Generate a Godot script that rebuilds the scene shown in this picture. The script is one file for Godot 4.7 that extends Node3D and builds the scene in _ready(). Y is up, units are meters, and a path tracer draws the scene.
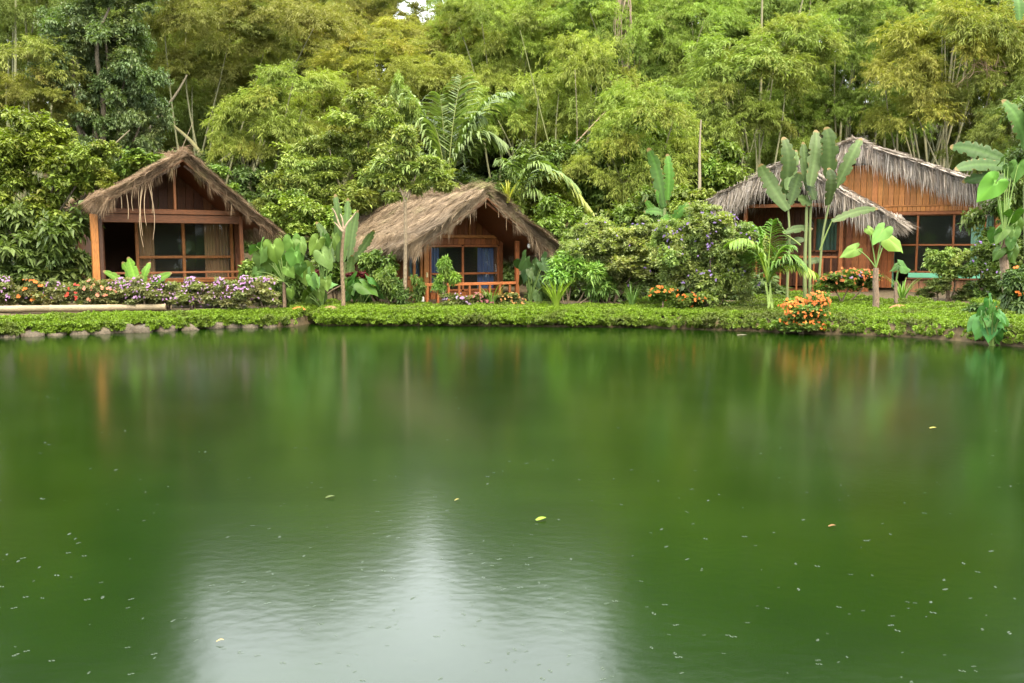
extends Node3D
# A pond in a bamboo wood with three thatched cabins on its far bank, under a rainy overcast sky.
# The camera stands at the origin, 1.9 m above the water, and looks along -z.

const FOCAL := 900.0
const HORIZON := 248.0
const EYE := 1.9
const PITCH := 0.10352

var rng := RandomNumberGenerator.new()
var wob := FastNoiseLite.new()
var bank_x := PackedFloat32Array()
var bank_d := PackedFloat32Array()
var names := {}
var M := {}
var S := {}


func _ready() -> void:
	rng.seed = 20417
	wob.seed = 5
	wob.frequency = 1.0
	wob.noise_type = FastNoiseLite.TYPE_SIMPLEX_SMOOTH
	view_and_light()
	make_materials()
	make_sprigs()
	make_setting()
	cabin_with_tan_curtains()
	cabin_with_blue_curtains()
	cabin_with_big_window()
	make_wood()
	make_far_shore()
	make_garden()
	make_small_things()


func view_and_light() -> void:
	var cam := Camera3D.new()
	cam.name = "camera"
	cam.fov = rad_to_deg(2.0 * atan(341.5 / FOCAL))
	cam.near = 0.1
	cam.far = 1500.0
	cam.position = Vector3(0, EYE, 0)
	cam.rotation.x = -PITCH
	add_child(cam)
	cam.current = true
	var env := Environment.new()
	env.background_mode = Environment.BG_SKY
	var sm := ProceduralSkyMaterial.new()
	sm.sky_top_color = Color(0.93, 0.95, 0.97)
	sm.sky_horizon_color = Color(0.90, 0.92, 0.92)
	sm.sky_curve = 0.3
	sm.ground_bottom_color = Color(0.12, 0.16, 0.08)
	sm.ground_horizon_color = Color(0.2, 0.24, 0.15)
	sm.sun_angle_max = 1.0
	var sky := Sky.new()
	sky.sky_material = sm
	env.sky = sky
	env.background_energy_multiplier = 1.0
	env.tonemap_mode = Environment.TONE_MAPPER_LINEAR
	env.tonemap_exposure = 7.6
	env.sdfgi_enabled = true
	env.ssao_enabled = true
	env.ssil_enabled = true
	var we := WorldEnvironment.new()
	we.name = "environment"
	we.environment = env
	add_child(we)
	var sun := DirectionalLight3D.new()
	sun.name = "sun"
	sun.light_energy = 0.5
	sun.light_angular_distance = 40.0
	sun.light_color = Color(1.0, 0.96, 0.88)
	sun.shadow_enabled = true
	sun.rotation_degrees = Vector3(-58, 22, 0)
	add_child(sun)


# ---------------------------------------------------------------- places
func ray(px: float, py: float) -> Vector3:
	return Vector3((px - 512.0) / FOCAL, (341.5 - py) / FOCAL, -1.0).rotated(Vector3.RIGHT, -PITCH)

func P(px: float, py: float, d: float) -> Vector3:
	var r := ray(px, py)
	return Vector3(0, EYE, 0) + r * (d / -r.z)

func on_level(px: float, py: float, h: float) -> Vector3:
	var r := ray(px, py)
	return Vector3(0, EYE, 0) + r * ((h - EYE) / r.y)

func bank(x: float) -> float:
	var n := bank_x.size()
	var d := bank_d[n - 1]
	if x <= bank_x[0]:
		d = bank_d[0]
	else:
		for i in n - 1:
			if x < bank_x[i + 1]:
				d = lerpf(bank_d[i], bank_d[i + 1], (x - bank_x[i]) / (bank_x[i + 1] - bank_x[i]))
				break
	return d + 0.1 * wob.get_noise_1d(x * 1.1) + 0.04 * wob.get_noise_1d(x * 4.0 + 40.0)

func ground(x: float, z: float) -> float:
	var t := -z - bank(x)
	if t < 0.0:
		return -0.05 - 0.75 * smoothstep(0.0, 2.5, -t)
	var h := -0.05 + 0.32 * smoothstep(0.0, 0.4, t) + 0.036 * clampf(t - 0.3, 0.0, 9.0)
	h += 0.27 * clampf(-z - 33.5 + 5.0 * exp(-pow((x - 3.2) / 3.0, 2.0)), 0.0, 60.0)
	h += 0.07 * smoothstep(0.3, 3.0, t) * wob.get_noise_2d(x * 0.5, z * 0.5)
	h += 1.2 * smoothstep(14.0, 34.0, t) * wob.get_noise_2d(x * 0.07, z * 0.07 + 9.0)
	return h

func stand(px: float, py: float, d: float) -> Vector3:
	var p := P(px, py, d)
	p.y = ground(p.x, p.z)
	return p

func rf(a: float, b: float) -> float:
	return rng.randf_range(a, b)

func rdir() -> Vector3:
	var y := rf(-1, 1)
	var a := rf(0, TAU)
	var r := sqrt(1.0 - y * y)
	return Vector3(r * cos(a), y, r * sin(a))

func aim(y_axis: Vector3, twist: float) -> Basis:
	var y := y_axis.normalized()
	var x := y.cross(Vector3(0.31, 0.2, 0.93)).normalized()
	if x.length() < 0.5:
		x = Vector3.RIGHT
	return Basis(x, y, x.cross(y)).rotated(y, twist)


# ---------------------------------------------------------------- shapes
class Shape:
	var v := PackedVector3Array()
	var n := PackedVector3Array()
	var c := PackedColorArray()

	func tri(a: Vector3, b: Vector3, d: Vector3, col := Color.WHITE) -> void:
		var m := (d - a).cross(b - a).normalized()
		v.append(a); v.append(b); v.append(d)
		n.append(m); n.append(m); n.append(m)
		c.append(col); c.append(col); c.append(col)

	func quad(a: Vector3, b: Vector3, d: Vector3, e: Vector3, col := Color.WHITE) -> void:
		tri(a, b, d, col)
		tri(a, d, e, col)

	# rows of points with smooth normals; cols holds a colour for every point or one for all
	func grid(rows: Array, cols: Array, wrap := false) -> void:
		var nr := rows.size()
		var nc: int = rows[0].size()
		var nn := []
		for i in nr:
			var line := PackedVector3Array()
			for j in nc:
				var du: Vector3 = rows[mini(i + 1, nr - 1)][j] - rows[maxi(i - 1, 0)][j]
				var jl := j - 1
				var jr := j + 1
				if wrap:
					jl = nc - 2 if j == 0 else jl
					jr = 1 if j == nc - 1 else jr
				var dv: Vector3 = rows[i][mini(jr, nc - 1)] - rows[i][maxi(jl, 0)]
				var m := du.cross(dv)
				line.append(m.normalized() if m.length() > 1e-9 else Vector3.UP)
			nn.append(line)
		for i in nr - 1:
			for j in nc - 1:
				for q in [[0, 0], [0, 1], [1, 1], [0, 0], [1, 1], [1, 0]]:
					v.append(rows[i + q[0]][j + q[1]])
					n.append(nn[i + q[0]][j + q[1]])
					c.append(cols[0] if cols.size() == 1 else cols[i + q[0]][j + q[1]])

	func tube(path: PackedVector3Array, radii: PackedFloat32Array, seg := 7, col := Color.WHITE, rough := 0.0, caps := true) -> void:
		var rows := []
		var k := path.size()
		var x := Vector3.ZERO
		for i in k:
			var t := (path[mini(i + 1, k - 1)] - path[maxi(i - 1, 0)]).normalized()
			if i == 0:
				x = t.cross(Vector3(0.13, 0.21, 0.97) if absf(t.z) < 0.9 else Vector3(0.97, 0.2, 0.1)).normalized()
			else:
				x = (x - t * x.dot(t)).normalized()
			var y := t.cross(x)
			var ring := PackedVector3Array()
			for j in seg + 1:
				var a := -TAU * (j % seg) / seg
				var r := radii[i] * (1.0 + rough * sin(float(i) * 12.9 + (j % seg) * 78.2))
				ring.append(path[i] + (x * cos(a) + y * sin(a)) * r)
			rows.append(ring)
		grid(rows, [col], true)
		if caps:
			for e in [0, k - 1]:
				for j in seg:
					if e == 0:
						tri(path[e], rows[e][j], rows[e][j + 1], col)
					else:
						tri(path[e], rows[e][j + 1], rows[e][j], col)

	# a box with chamfered edges: centre, half size along the basis' axes
	func block(at: Vector3, half: Vector3, b: Basis, ch: float, col := Color.WHITE) -> void:
		ch = minf(ch, minf(half.x, minf(half.y, half.z)) * 0.45)
		var put := func(p: Vector3) -> Vector3: return at + b * p
		var ax := [Vector3.RIGHT, Vector3.UP, Vector3.BACK]
		var corner := {}
		for sx in [-1, 1]:
			for sy in [-1, 1]:
				for sz in [-1, 1]:
					for f in 3:
						var p := Vector3(sx * half.x, sy * half.y, sz * half.z)
						for o in 3:
							if o != f:
								p[o] -= signf(p[o]) * ch
						corner[[sx, sy, sz, f]] = put.call(p)
		var face := func(pts: Array, out: Vector3) -> void:
			var m: Vector3 = (pts[2] - pts[0]).cross(pts[1] - pts[0])
			if m.dot(b * out) < 0.0:
				pts.reverse()
			if pts.size() == 4:
				quad(pts[0], pts[1], pts[2], pts[3], col)
			else:
				tri(pts[0], pts[1], pts[2], col)
		for f in 3:
			var g := (f + 1) % 3
			var h := (f + 2) % 3
			for s in [-1, 1]:
				var pts := []
				for q in [[-1, -1], [1, -1], [1, 1], [-1, 1]]:
					var k := [0, 0, 0, f]
					k[f] = s
					k[g] = q[0]
					k[h] = q[1]
					pts.append(corner[k])
				face.call(pts, ax[f] * s)
				for s2 in [-1, 1]:
					var e := []
					for q in [[-1, f], [1, f], [1, g], [-1, g]]:
						var k := [0, 0, 0, q[1]]
						k[f] = s
						k[g] = s2
						k[h] = q[0]
						e.append(corner[k])
					face.call(e, ax[f] * s + ax[g] * s2)
		for sx in [-1, 1]:
			for sy in [-1, 1]:
				for sz in [-1, 1]:
					face.call([corner[[sx, sy, sz, 0]], corner[[sx, sy, sz, 1]], corner[[sx, sy, sz, 2]]], Vector3(sx, sy, sz))

	func beam(a: Vector3, b: Vector3, w: float, h: float, ch := 0.006, up := Vector3.UP, col := Color.WHITE) -> void:
		var t := (b - a).normalized()
		var x := up.cross(t)
		x = x.normalized() if x.length() > 0.01 else t.cross(Vector3.BACK).normalized()
		block((a + b) * 0.5, Vector3(w * 0.5, h * 0.5, a.distance_to(b) * 0.5), Basis(x, t.cross(x), t), ch, col)

	func mesh(m: Material) -> ArrayMesh:
		var arr := []
		arr.resize(Mesh.ARRAY_MAX)
		arr[Mesh.ARRAY_VERTEX] = v
		arr[Mesh.ARRAY_NORMAL] = n
		arr[Mesh.ARRAY_COLOR] = c
		var am := ArrayMesh.new()
		am.add_surface_from_arrays(Mesh.PRIMITIVE_TRIANGLES, arr)
		am.surface_set_material(0, m)
		return am


# ---------------------------------------------------------------- nodes
func numbered(called: String) -> String:
	names[called] = names.get(called, 0) + 1
	return called if names[called] == 1 else "%s_%03d" % [called, names[called] - 1]

func tag(o: Node, label: String, category: String, group := "") -> void:
	o.set_meta("label", label)
	o.set_meta("category", category)
	if group != "":
		o.set_meta("group", group)

func thing(called: String, label: String, category: String, at: Vector3, turn := 0.0, group := "") -> Node3D:
	var o := Node3D.new()
	o.name = numbered(called)
	add_child(o)
	o.position = at
	o.rotation.y = turn
	tag(o, label, category, group)
	return o

func part(called: String, s: Shape, m: Material, parent: Node3D, kind := "") -> MeshInstance3D:
	var o := MeshInstance3D.new()
	o.name = called
	o.mesh = s.mesh(m)
	parent.add_child(o, true)
	if kind != "":
		o.set_meta("kind", kind)
	return o

func holder(called: String, parent: Node3D) -> Node3D:
	var o := Node3D.new()
	o.name = called
	parent.add_child(o, true)
	return o

func copies(called: String, m: Mesh, where: Array, tint: PackedColorArray, parent: Node3D, kind := "stuff") -> MultiMeshInstance3D:
	var mm := MultiMesh.new()
	mm.transform_format = MultiMesh.TRANSFORM_3D
	mm.use_colors = true
	mm.mesh = m
	mm.instance_count = where.size()
	for i in where.size():
		mm.set_instance_transform(i, where[i])
		mm.set_instance_color(i, tint[i])
	var o := MultiMeshInstance3D.new()
	o.name = called
	o.multimesh = mm
	parent.add_child(o, true)
	o.set_meta("kind", kind)
	return o


# ---------------------------------------------------------------- materials
func noise_image(freq: float, seed_: int, octaves := 4, size := 512) -> Image:
	var f := FastNoiseLite.new()
	f.seed = seed_
	f.frequency = freq
	f.fractal_octaves = octaves
	f.noise_type = FastNoiseLite.TYPE_SIMPLEX_SMOOTH
	var im := f.get_seamless_image(size, size)
	im.convert(Image.FORMAT_RGB8)
	return im

func tinted(freq: float, seed_: int, a: Color, b: Color, octaves := 5, size := 512, contrast := 1.0) -> ImageTexture:
	var src := noise_image(freq, seed_, octaves, size)
	var im := Image.create(size, size, false, Image.FORMAT_RGB8)
	for y in size:
		for x in size:
			var k := clampf((src.get_pixel(x, y).r - 0.5) * contrast + 0.5, 0.0, 1.0)
			im.set_pixel(x, y, a.lerp(b, k).linear_to_srgb())
	return ImageTexture.create_from_image(im)

func leaf_material(rough: float, through: float) -> StandardMaterial3D:
	var m := StandardMaterial3D.new()
	m.vertex_color_use_as_albedo = true
	m.roughness = rough
	m.metallic_specular = 0.42
	m.cull_mode = BaseMaterial3D.CULL_DISABLED
	if through > 0.0:
		m.backlight_enabled = true
		m.backlight = Color(through * 0.95, through, through * 0.55)
	return m

func grainy(tex: Texture2D, bump: Texture2D, scale_: Vector3, rough: float, relief: float, tint := Color.WHITE) -> StandardMaterial3D:
	var m := StandardMaterial3D.new()
	m.albedo_texture = tex
	m.albedo_color = tint.linear_to_srgb()
	m.roughness = rough
	m.metallic_specular = 0.35
	m.uv1_triplanar = true
	m.uv1_scale = scale_
	m.vertex_color_use_as_albedo = true
	if relief > 0.0:
		m.heightmap_enabled = true
		m.heightmap_texture = bump
		m.heightmap_scale = relief
	return m

func make_materials() -> void:
	var fibre := noise_image(0.02, 11, 5)
	var worn := noise_image(0.007, 12, 3)
	var wood := Image.create(512, 512, false, Image.FORMAT_RGB8)
	for y in 512:
		for x in 512:
			var k := clampf((fibre.get_pixel(x, y).r - 0.5) * 1.9 + 0.5, 0.0, 1.0)
			var g := clampf((worn.get_pixel(x, y).r - 0.5) * 2.2 + 0.5, 0.0, 1.0)
			var v := lerpf(0.5, 1.0, k)
			wood.set_pixel(x, y, Color(v, v, v).lerp(Color(0.62, 0.72, 0.8) * v * 0.85, g * 0.55).linear_to_srgb())
	var grain := ImageTexture.create_from_image(wood)
	var grain_bump := ImageTexture.create_from_image(noise_image(0.02, 11, 5))
	var rough_bump := ImageTexture.create_from_image(noise_image(0.012, 21, 5))
	M.leaf = leaf_material(0.5, 0.85)
	M.soft_leaf = leaf_material(0.65, 0.95)
	M.glossy_leaf = leaf_material(0.5, 0.6)
	M.glossy_leaf.metallic_specular = 0.3
	M.petal = leaf_material(0.7, 0.5)
	M.straw = leaf_material(0.85, 0.12)
	M.stem = leaf_material(0.7, 0.0)
	# wood: grain runs along the named axis of the cabin
	for w in [["up", Vector3(9, 0.5, 9)], ["along", Vector3(0.5, 9, 9)], ["deep", Vector3(9, 9, 0.5)]]:
		M["wood_" + w[0]] = grainy(grain, grain_bump, w[1], 0.55, 0.12)
	M.bark = grainy(tinted(0.015, 31, Color(0.5, 0.5, 0.5), Color(1.0, 1.0, 1.0), 5, 512, 2.0), rough_bump, Vector3(5, 1.2, 5), 0.85, 0.8)
	var cloth := StandardMaterial3D.new()
	cloth.vertex_color_use_as_albedo = true
	cloth.roughness = 0.9
	cloth.rim_enabled = true
	cloth.rim = 0.3
	cloth.backlight_enabled = true
	cloth.backlight = Color(0.2, 0.2, 0.2)
	M.cloth = cloth
	var glass := StandardMaterial3D.new()
	glass.transparency = BaseMaterial3D.TRANSPARENCY_ALPHA
	glass.albedo_color = Color(0.3, 0.33, 0.3, 0.12)
	glass.roughness = 0.03
	M.glass = glass
	var stone := grainy(tinted(0.03, 41, Color(0.045, 0.038, 0.027), Color(0.13, 0.105, 0.075), 5, 512, 1.6), rough_bump, Vector3(1.5, 1.5, 1.5), 0.8, 1.5)
	M.stone = stone
	var soil := grainy(tinted(0.03, 51, Color(0.05, 0.036, 0.02), Color(0.10, 0.075, 0.04), 5, 512, 1.6), rough_bump, Vector3(0.6, 0.6, 0.6), 0.95, 3.0)
	soil.uv1_world_triplanar = true
	soil.vertex_color_use_as_albedo = false
	M.soil = soil
	var water := StandardMaterial3D.new()
	water.albedo_texture = tinted(0.006, 61, Color(0.0031, 0.0118, 0.0005), Color(0.0047, 0.0152, 0.0007), 4, 512, 1.4)
	water.uv1_triplanar = true
	water.uv1_world_triplanar = true
	water.uv1_scale = Vector3(0.16, 0.16, 0.22)
	water.roughness = 0.155
	water.metallic_specular = 0.37
	water.heightmap_enabled = true
	water.heightmap_texture = ImageTexture.create_from_image(noise_image(0.08, 62, 5))
	water.heightmap_scale = 0.05
	M.water = water
	var drop := water.duplicate()
	drop.heightmap_enabled = false
	drop.albedo_texture = null
	drop.albedo_color = Color(0.05, 0.068, 0.045).linear_to_srgb()
	drop.roughness = 0.3
	M.drop = drop


# ---------------------------------------------------------------- leaves and sprigs
# a pointed blade with a raised midrib: four triangles
func small_leaf(s: Shape, at: Vector3, t: Vector3, side: Vector3, l: float, w: float, droop: float, col: Color) -> void:
	var nn := side.cross(t)
	var tip := at + t * l + Vector3.DOWN * droop * l
	var mid := at + t * l * 0.45 + Vector3.DOWN * droop * l * 0.2
	s.tri(at, mid + side * w * 0.5 + nn * w * 0.16, mid, col)
	s.tri(mid, mid + side * w * 0.5 + nn * w * 0.16, tip, col)
	s.tri(at, mid, mid - side * w * 0.5 + nn * w * 0.16, col)
	s.tri(mid, tip, mid - side * w * 0.5 + nn * w * 0.16, col)

func thin_leaf(s: Shape, at: Vector3, t: Vector3, side: Vector3, l: float, w: float, droop: float, col: Color) -> void:
	var tip := at + t * l + Vector3.DOWN * droop * l
	var mid := at + t * l * 0.4 + Vector3.DOWN * droop * l * 0.12
	s.tri(at, mid + side * w * 0.5, tip, col)
	s.tri(at, tip, mid - side * w * 0.5, col)

# one leafy twig of a kind, put at xf
func sprig(s: Shape, kind: String, xf: Transform3D, tone: Color) -> void:
	var twig := Color(0.10, 0.085, 0.05)
	if kind == "bamboo":
		# a branchlet that grows along +y and hangs over, dressed in narrow leaves
		for b in 5:
			var a := rf(0, TAU)
			var out := Vector3(cos(a), 0, sin(a))
			var path := PackedVector3Array()
			var len_ := rf(0.5, 1.1)
			for i in 5:
				var u := i / 4.0
				var q := (Vector3.UP * u * (1.0 - 0.35 * u) + out * (0.12 * u + 0.40 * u * u)) * len_
				path.append(xf * q + Vector3.DOWN * 0.28 * u * u * len_)
			s.tri(path[0] + Vector3(0.006, 0, 0), path[2], path[0] - Vector3(0.006, 0, 0), twig)
			s.tri(path[2] + Vector3(0.005, 0, 0), path[4], path[2] - Vector3(0.005, 0, 0), twig)
			for k in 32:
				var u := pow(rf(0.04, 1.0), 0.7)
				var i := mini(int(u * 4.0), 3)
				var p: Vector3 = path[i].lerp(path[i + 1], u * 4.0 - i)
				var t := (rdir() * 0.9 + (path[i + 1] - path[i]).normalized() * 0.9 + Vector3.DOWN * 0.3).normalized()
				p += rdir() * rf(0.0, 0.1)
				var side := t.cross((Vector3.UP + rdir() * 0.8).normalized()).normalized()
				var j := rf(0.75, 1.25)
				thin_leaf(s, p, t, side, rf(0.09, 0.19), rf(0.018, 0.03), rf(0.1, 0.5), Color(tone.r * j * rf(0.95, 1.1), tone.g * j, tone.b * j * rf(0.8, 1.0)))
		return
	var spec: Dictionary = {
		"broad": {"len": 0.62, "n": 28, "l": [0.085, 0.155], "w": 0.5, "branches": 3, "droop": 0.35},
		"large": {"len": 0.7, "n": 20, "l": [0.14, 0.25], "w": 0.46, "branches": 2, "droop": 0.45},
		"long": {"len": 0.55, "n": 24, "l": [0.15, 0.25], "w": 0.26, "branches": 3, "droop": 0.3},
		"fine": {"len": 0.4, "n": 30, "l": [0.05, 0.095], "w": 0.45, "branches": 3, "droop": 0.15},
		"creeper": {"len": 0.11, "n": 22, "l": [0.026, 0.048], "w": 0.75, "branches": 4, "droop": 0.1},
	}[kind]
	for b in int(spec.branches):
		var a := rf(0, TAU)
		var out := Vector3(cos(a), 0, sin(a))
		var bend := rf(0.25, 0.8)
		var path := PackedVector3Array()
		for i in 4:
			var u := i / 3.0
			path.append(xf * ((Vector3.UP * u * (1.0 - 0.25 * bend * u) + out * bend * u * u) * float(spec.len)))
		if kind != "creeper":
			var thick := xf.basis.x.normalized() * 0.007
			s.tri(path[0] + thick, path[3], path[0] - thick, twig)
		for k in int(spec.n):
			var u := pow(rf(0.05, 1.0), 0.6)
			var i := mini(int(u * 3.0), 2)
			var p: Vector3 = path[i].lerp(path[i + 1], u * 3.0 - i)
			var along := (path[i + 1] - path[i]).normalized()
			var ring := along.cross(rdir()).normalized()
			var t := (ring + along * rf(0.0, 0.9) + Vector3.UP * rf(-0.25, 0.35)).normalized()
			var side := t.cross((Vector3.UP + rdir() * 0.5).normalized()).normalized()
			var l := rf(spec.l[0], spec.l[1])
			var j := rf(0.72, 1.28)
			var col := Color(tone.r * j * rf(0.9, 1.12), tone.g * j, tone.b * j * rf(0.75, 1.05))
			if rf(0, 1) < 0.012 and kind != "creeper":
				col = Color(tone.r * 2.2, tone.g * 1.5, tone.b * 0.6)
			small_leaf(s, p + t * l * 0.15, t, side, l, l * float(spec.w) * rf(0.85, 1.15), rf(0.0, 2.0) * float(spec.droop), col)

# a rounded mass of foliage of about the given radius: tufts of sprigs with gaps between them
func leaf_mass(kind: String, r: float, sprigs: int, size: float) -> ArrayMesh:
	var s := Shape.new()
	var tufts := []
	var nt := maxi(6, int(sprigs / 7.0))
	for i in nt:
		var dir := rdir()
		if kind == "bamboo" and dir.y < -0.45:
			dir.y = rf(-0.45, 0.9)
			dir = dir.normalized()
		var j := rf(0.72, 1.28)
		var loose := rf(0.55, 1.4) if kind == "fine" else rf(0.75, 1.18)
		tufts.append([dir, (0.45 + 0.55 * pow(rf(0, 1), 0.5)) * loose, Color(j * rf(0.9, 1.14), j, j * rf(0.8, 1.15))])
	for i in sprigs:
		var t: Array = tufts[i % nt]
		var dir: Vector3 = (t[0] + rdir() * rf(0.0, 0.34)).normalized()
		var p: Vector3 = dir * r * float(t[1]) * rf(0.86, 1.06)
		var grow := (dir + Vector3.UP * 0.35 + rdir() * 0.5).normalized()
		if kind == "bamboo":
			grow = (dir * 0.75 + Vector3.UP * 0.3 + rdir() * 0.5).normalized()
		sprig(s, kind, Transform3D(aim(grow, rf(0, TAU)).scaled(Vector3.ONE * size * rf(0.75, 1.25)), p - grow * 0.35 * size), t[2])
	return s.mesh(M.soft_leaf if kind in ["bamboo", "fine"] else M.leaf)

const MASSES := {
	"bamboo": [[0.9, 26, 0.75], [1.5, 62, 1.0], [2.4, 130, 1.15]],
	"broad": [[0.35, 16, 0.5], [0.75, 46, 0.75], [1.4, 110, 1.0]],
	"large": [[0.6, 34, 0.7], [1.2, 100, 0.9], [3.0, 200, 1.6]],
	"long": [[0.3, 12, 0.55], [0.7, 40, 0.8], [1.4, 100, 1.0]],
	"fine": [[0.3, 26, 0.55], [0.6, 80, 0.8], [0.95, 110, 1.0]],
}

func make_sprigs() -> void:
	for kind in MASSES:
		S[kind] = []
		for q in MASSES[kind]:
			S[kind].append([leaf_mass(kind, q[0], q[1], q[2]), leaf_mass(kind, q[0], q[1], q[2])])
	S.creeper = []
	for i in 3:
		var s := Shape.new()
		sprig(s, "creeper", Transform3D(), Color.WHITE)
		S.creeper.append(s.mesh(M.leaf))
	# straw for the roofs
	for kind in ["straw", "fringe"]:
		S[kind] = []
		for i in 2:
			var s := Shape.new()
			for k in 28:
				var l := rf(0.3, 0.6)
				var p := Vector3(rf(-0.16, 0.16), rf(-0.12, 0.1), rf(0.0, 0.05))
				var t := Vector3(rf(-0.3, 0.3), 1.0, rf(-0.08, 0.08)).normalized()
				var w := rf(0.005, 0.011)
				if kind == "fringe":
					t = Vector3(rf(-0.16, 0.16), 1.0, rf(-0.12, 0.12)).normalized()
					l = rf(0.16, 0.5)
					w = rf(0.011, 0.026)
				var side := t.cross(Vector3(rf(-0.7, 0.7), 0, 1)).normalized() * w * 0.5
				var j := rf(0.55, 1.3)
				var col := Color(j, j * rf(0.94, 1.0), j * rf(0.84, 1.0))
				var m := p + t * l * 0.6 + Vector3(0, 0, rf(0.0, 0.03))
				var e := p + t * l + Vector3(rf(-0.05, 0.05), 0, rf(-0.05, 0.03))
				s.quad(p - side, p + side, m + side, m - side, col)
				s.tri(m - side, m + side, e, col)
			S[kind].append(s.mesh(M.straw))


# ---------------------------------------------------------------- ground, water, bank
func make_setting() -> void:
	for q in [[-400, 352], [-150, 345], [0, 338], [60, 335], [150, 332], [225, 328], [296, 327], [306, 324], [314, 323], [322, 326], [420, 326], [560, 327], [640, 328], [700, 330], [760, 332], [830, 335], [900, 337], [955, 341], [1024, 348], [1200, 360]]:
		var p := on_level(q[0], q[1], 0.0)
		bank_x.append(p.x)
		bank_d.append(-p.z)
	var rows := []
	for t in [-60.0, -20.0, -6.0, -2.5, -1.0, -0.4, -0.1, 0.0, 0.08, 0.16, 0.25, 0.4, 0.6, 0.9, 1.3, 1.8, 2.4, 3.2, 4.2, 5.4, 7.0, 8.5, 10.0, 12.0, 14.5, 18.0, 22.0, 27.0, 33.0, 42.0, 55.0, 75.0, 110.0, 200.0, 500.0]:
		var row := PackedVector3Array()
		for i in 241:
			var u := (i - 120) / 120.0
			var x := 26.0 * u + 300.0 * u * u * u * u * u
			var z: float = -(bank(x) + t)
			row.append(Vector3(x, ground(x, z), z))
		rows.append(row)
	var s := Shape.new()
	s.grid(rows, [Color.WHITE])
	var g := part("ground", s, M.soil, self, "structure")
	g.name = "ground"
	s = Shape.new()
	s.quad(Vector3(-300, 0, 70), Vector3(-300, 0, -26), Vector3(300, 0, -26), Vector3(300, 0, 70))
	part("pond_water", s, M.water, self, "structure")
	# creeping plants along the whole bank
	var where := []
	var tint := PackedColorArray()
	var where2 := []
	var tint2 := PackedColorArray()
	var base := Color(0.155, 0.245, 0.018)
	for i in 52000:
		var x := rf(-14.5, 13.0)
		var reach := 1.1 if x < -5.6 else (2.6 if x < 3.0 else (4.6 if x < 6.5 else 8.0))
		var t := -0.06 + reach * pow(rf(0, 1), 0.9) * (0.8 + 0.35 * wob.get_noise_1d(x * 0.8 + 3.0))
		if x < -4.6 and t < 0.22:
			if wob.get_noise_1d(x * 1.7 + 11.0) < -0.2:
				continue
		var z := -(bank(x) + t)
		if wob.get_noise_2d(x * 1.9 + 60.0, z * 1.9) > 0.52 and rf(0, 1) < 0.8:
			continue
		var y := ground(x, z)
		if t < 0.1:
			y = maxf(y, rf(0.02, 0.2))
			z += rf(0.0, 0.08)
		var bush := maxf(0.0, wob.get_noise_2d(x * 1.3, z * 1.3)) * 0.12
		var b := aim(Vector3(rf(-0.6, 0.6), 1.0, rf(-0.4, 0.9)), rf(0, TAU)).scaled(Vector3.ONE * rf(0.5, 1.0))
		var dull := clampf(wob.get_noise_2d(x * 0.45 + 20.0, z * 0.9) * 1.6, -1.0, 1.0)
		var k := rf(0.75, 1.2)
		var col := Color(base.r * k, base.g * k, base.b * k)
		if x > 4.4 and x < 6.6:
			dull += 0.5
		if dull > 0.15:
			col = col.lerp(Color(0.10, 0.12, 0.03), minf(dull, 0.85))
		if i % 2 == 0:
			where.append(Transform3D(b, Vector3(x, y + rf(0.0, 0.03) + bush * rf(0.3, 1.0), z)))
			tint.append(col)
		else:
			where2.append(Transform3D(b, Vector3(x, y + rf(0.0, 0.03) + bush * rf(0.3, 1.0), z)))
			tint2.append(col)
	var cover := copies("ground_cover", S.creeper[0], where, tint, self)
	tag(cover, "low bright green creeping plants covering the bank along the water", "ground cover")
	cover = copies("ground_cover", S.creeper[1], where2, tint2, self)
	cover.name = "ground_cover_001"
	tag(cover, "low bright green creeping plants covering the bank along the water", "ground cover")
	# undergrowth on the slope behind the cabins
	where = []
	tint = PackedColorArray()
	for i in 1500:
		var z := -rf(25.5, 58.0)
		var x := rf(-0.75, 0.75) * -z
		var t := -z - bank(x)
		if t < 3.2:
			continue
		var p := Vector3(x, ground(x, z), z)
		var hit := false
		for q in [[-8.9, -27.4, 3.6], [-2.6, -28.4, 3.9], [10.9, -29.6, 4.2], [8.6, -27.5, 2.2]]:
			if Vector2(x - q[0], z - q[1]).length() < q[2]:
				hit = true
		if hit:
			continue
		var k := rf(0.6, 1.3)
		where.append(Transform3D(aim(Vector3(rf(-0.5, 0.5), 1, rf(-0.2, 0.7)), rf(0, TAU)).scaled(Vector3(1, 0.7, 1) * rf(0.6, 1.2)), p + Vector3.UP * rf(0.0, 0.25)))
		tint.append(Color(0.075, 0.12, 0.026) * k)
	var under := copies("undergrowth", S.large[0][0], where, tint, self)
	tag(under, "tangled leafy undergrowth covering the slope behind the cabins", "undergrowth")
	# the stones that face the bank before the cabin with the tan curtains
	var edge := thing("stone_edging", "row of rough grey brown stones facing the bank below the bamboo poles", "stones", P(100, 333, 19.6))
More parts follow.
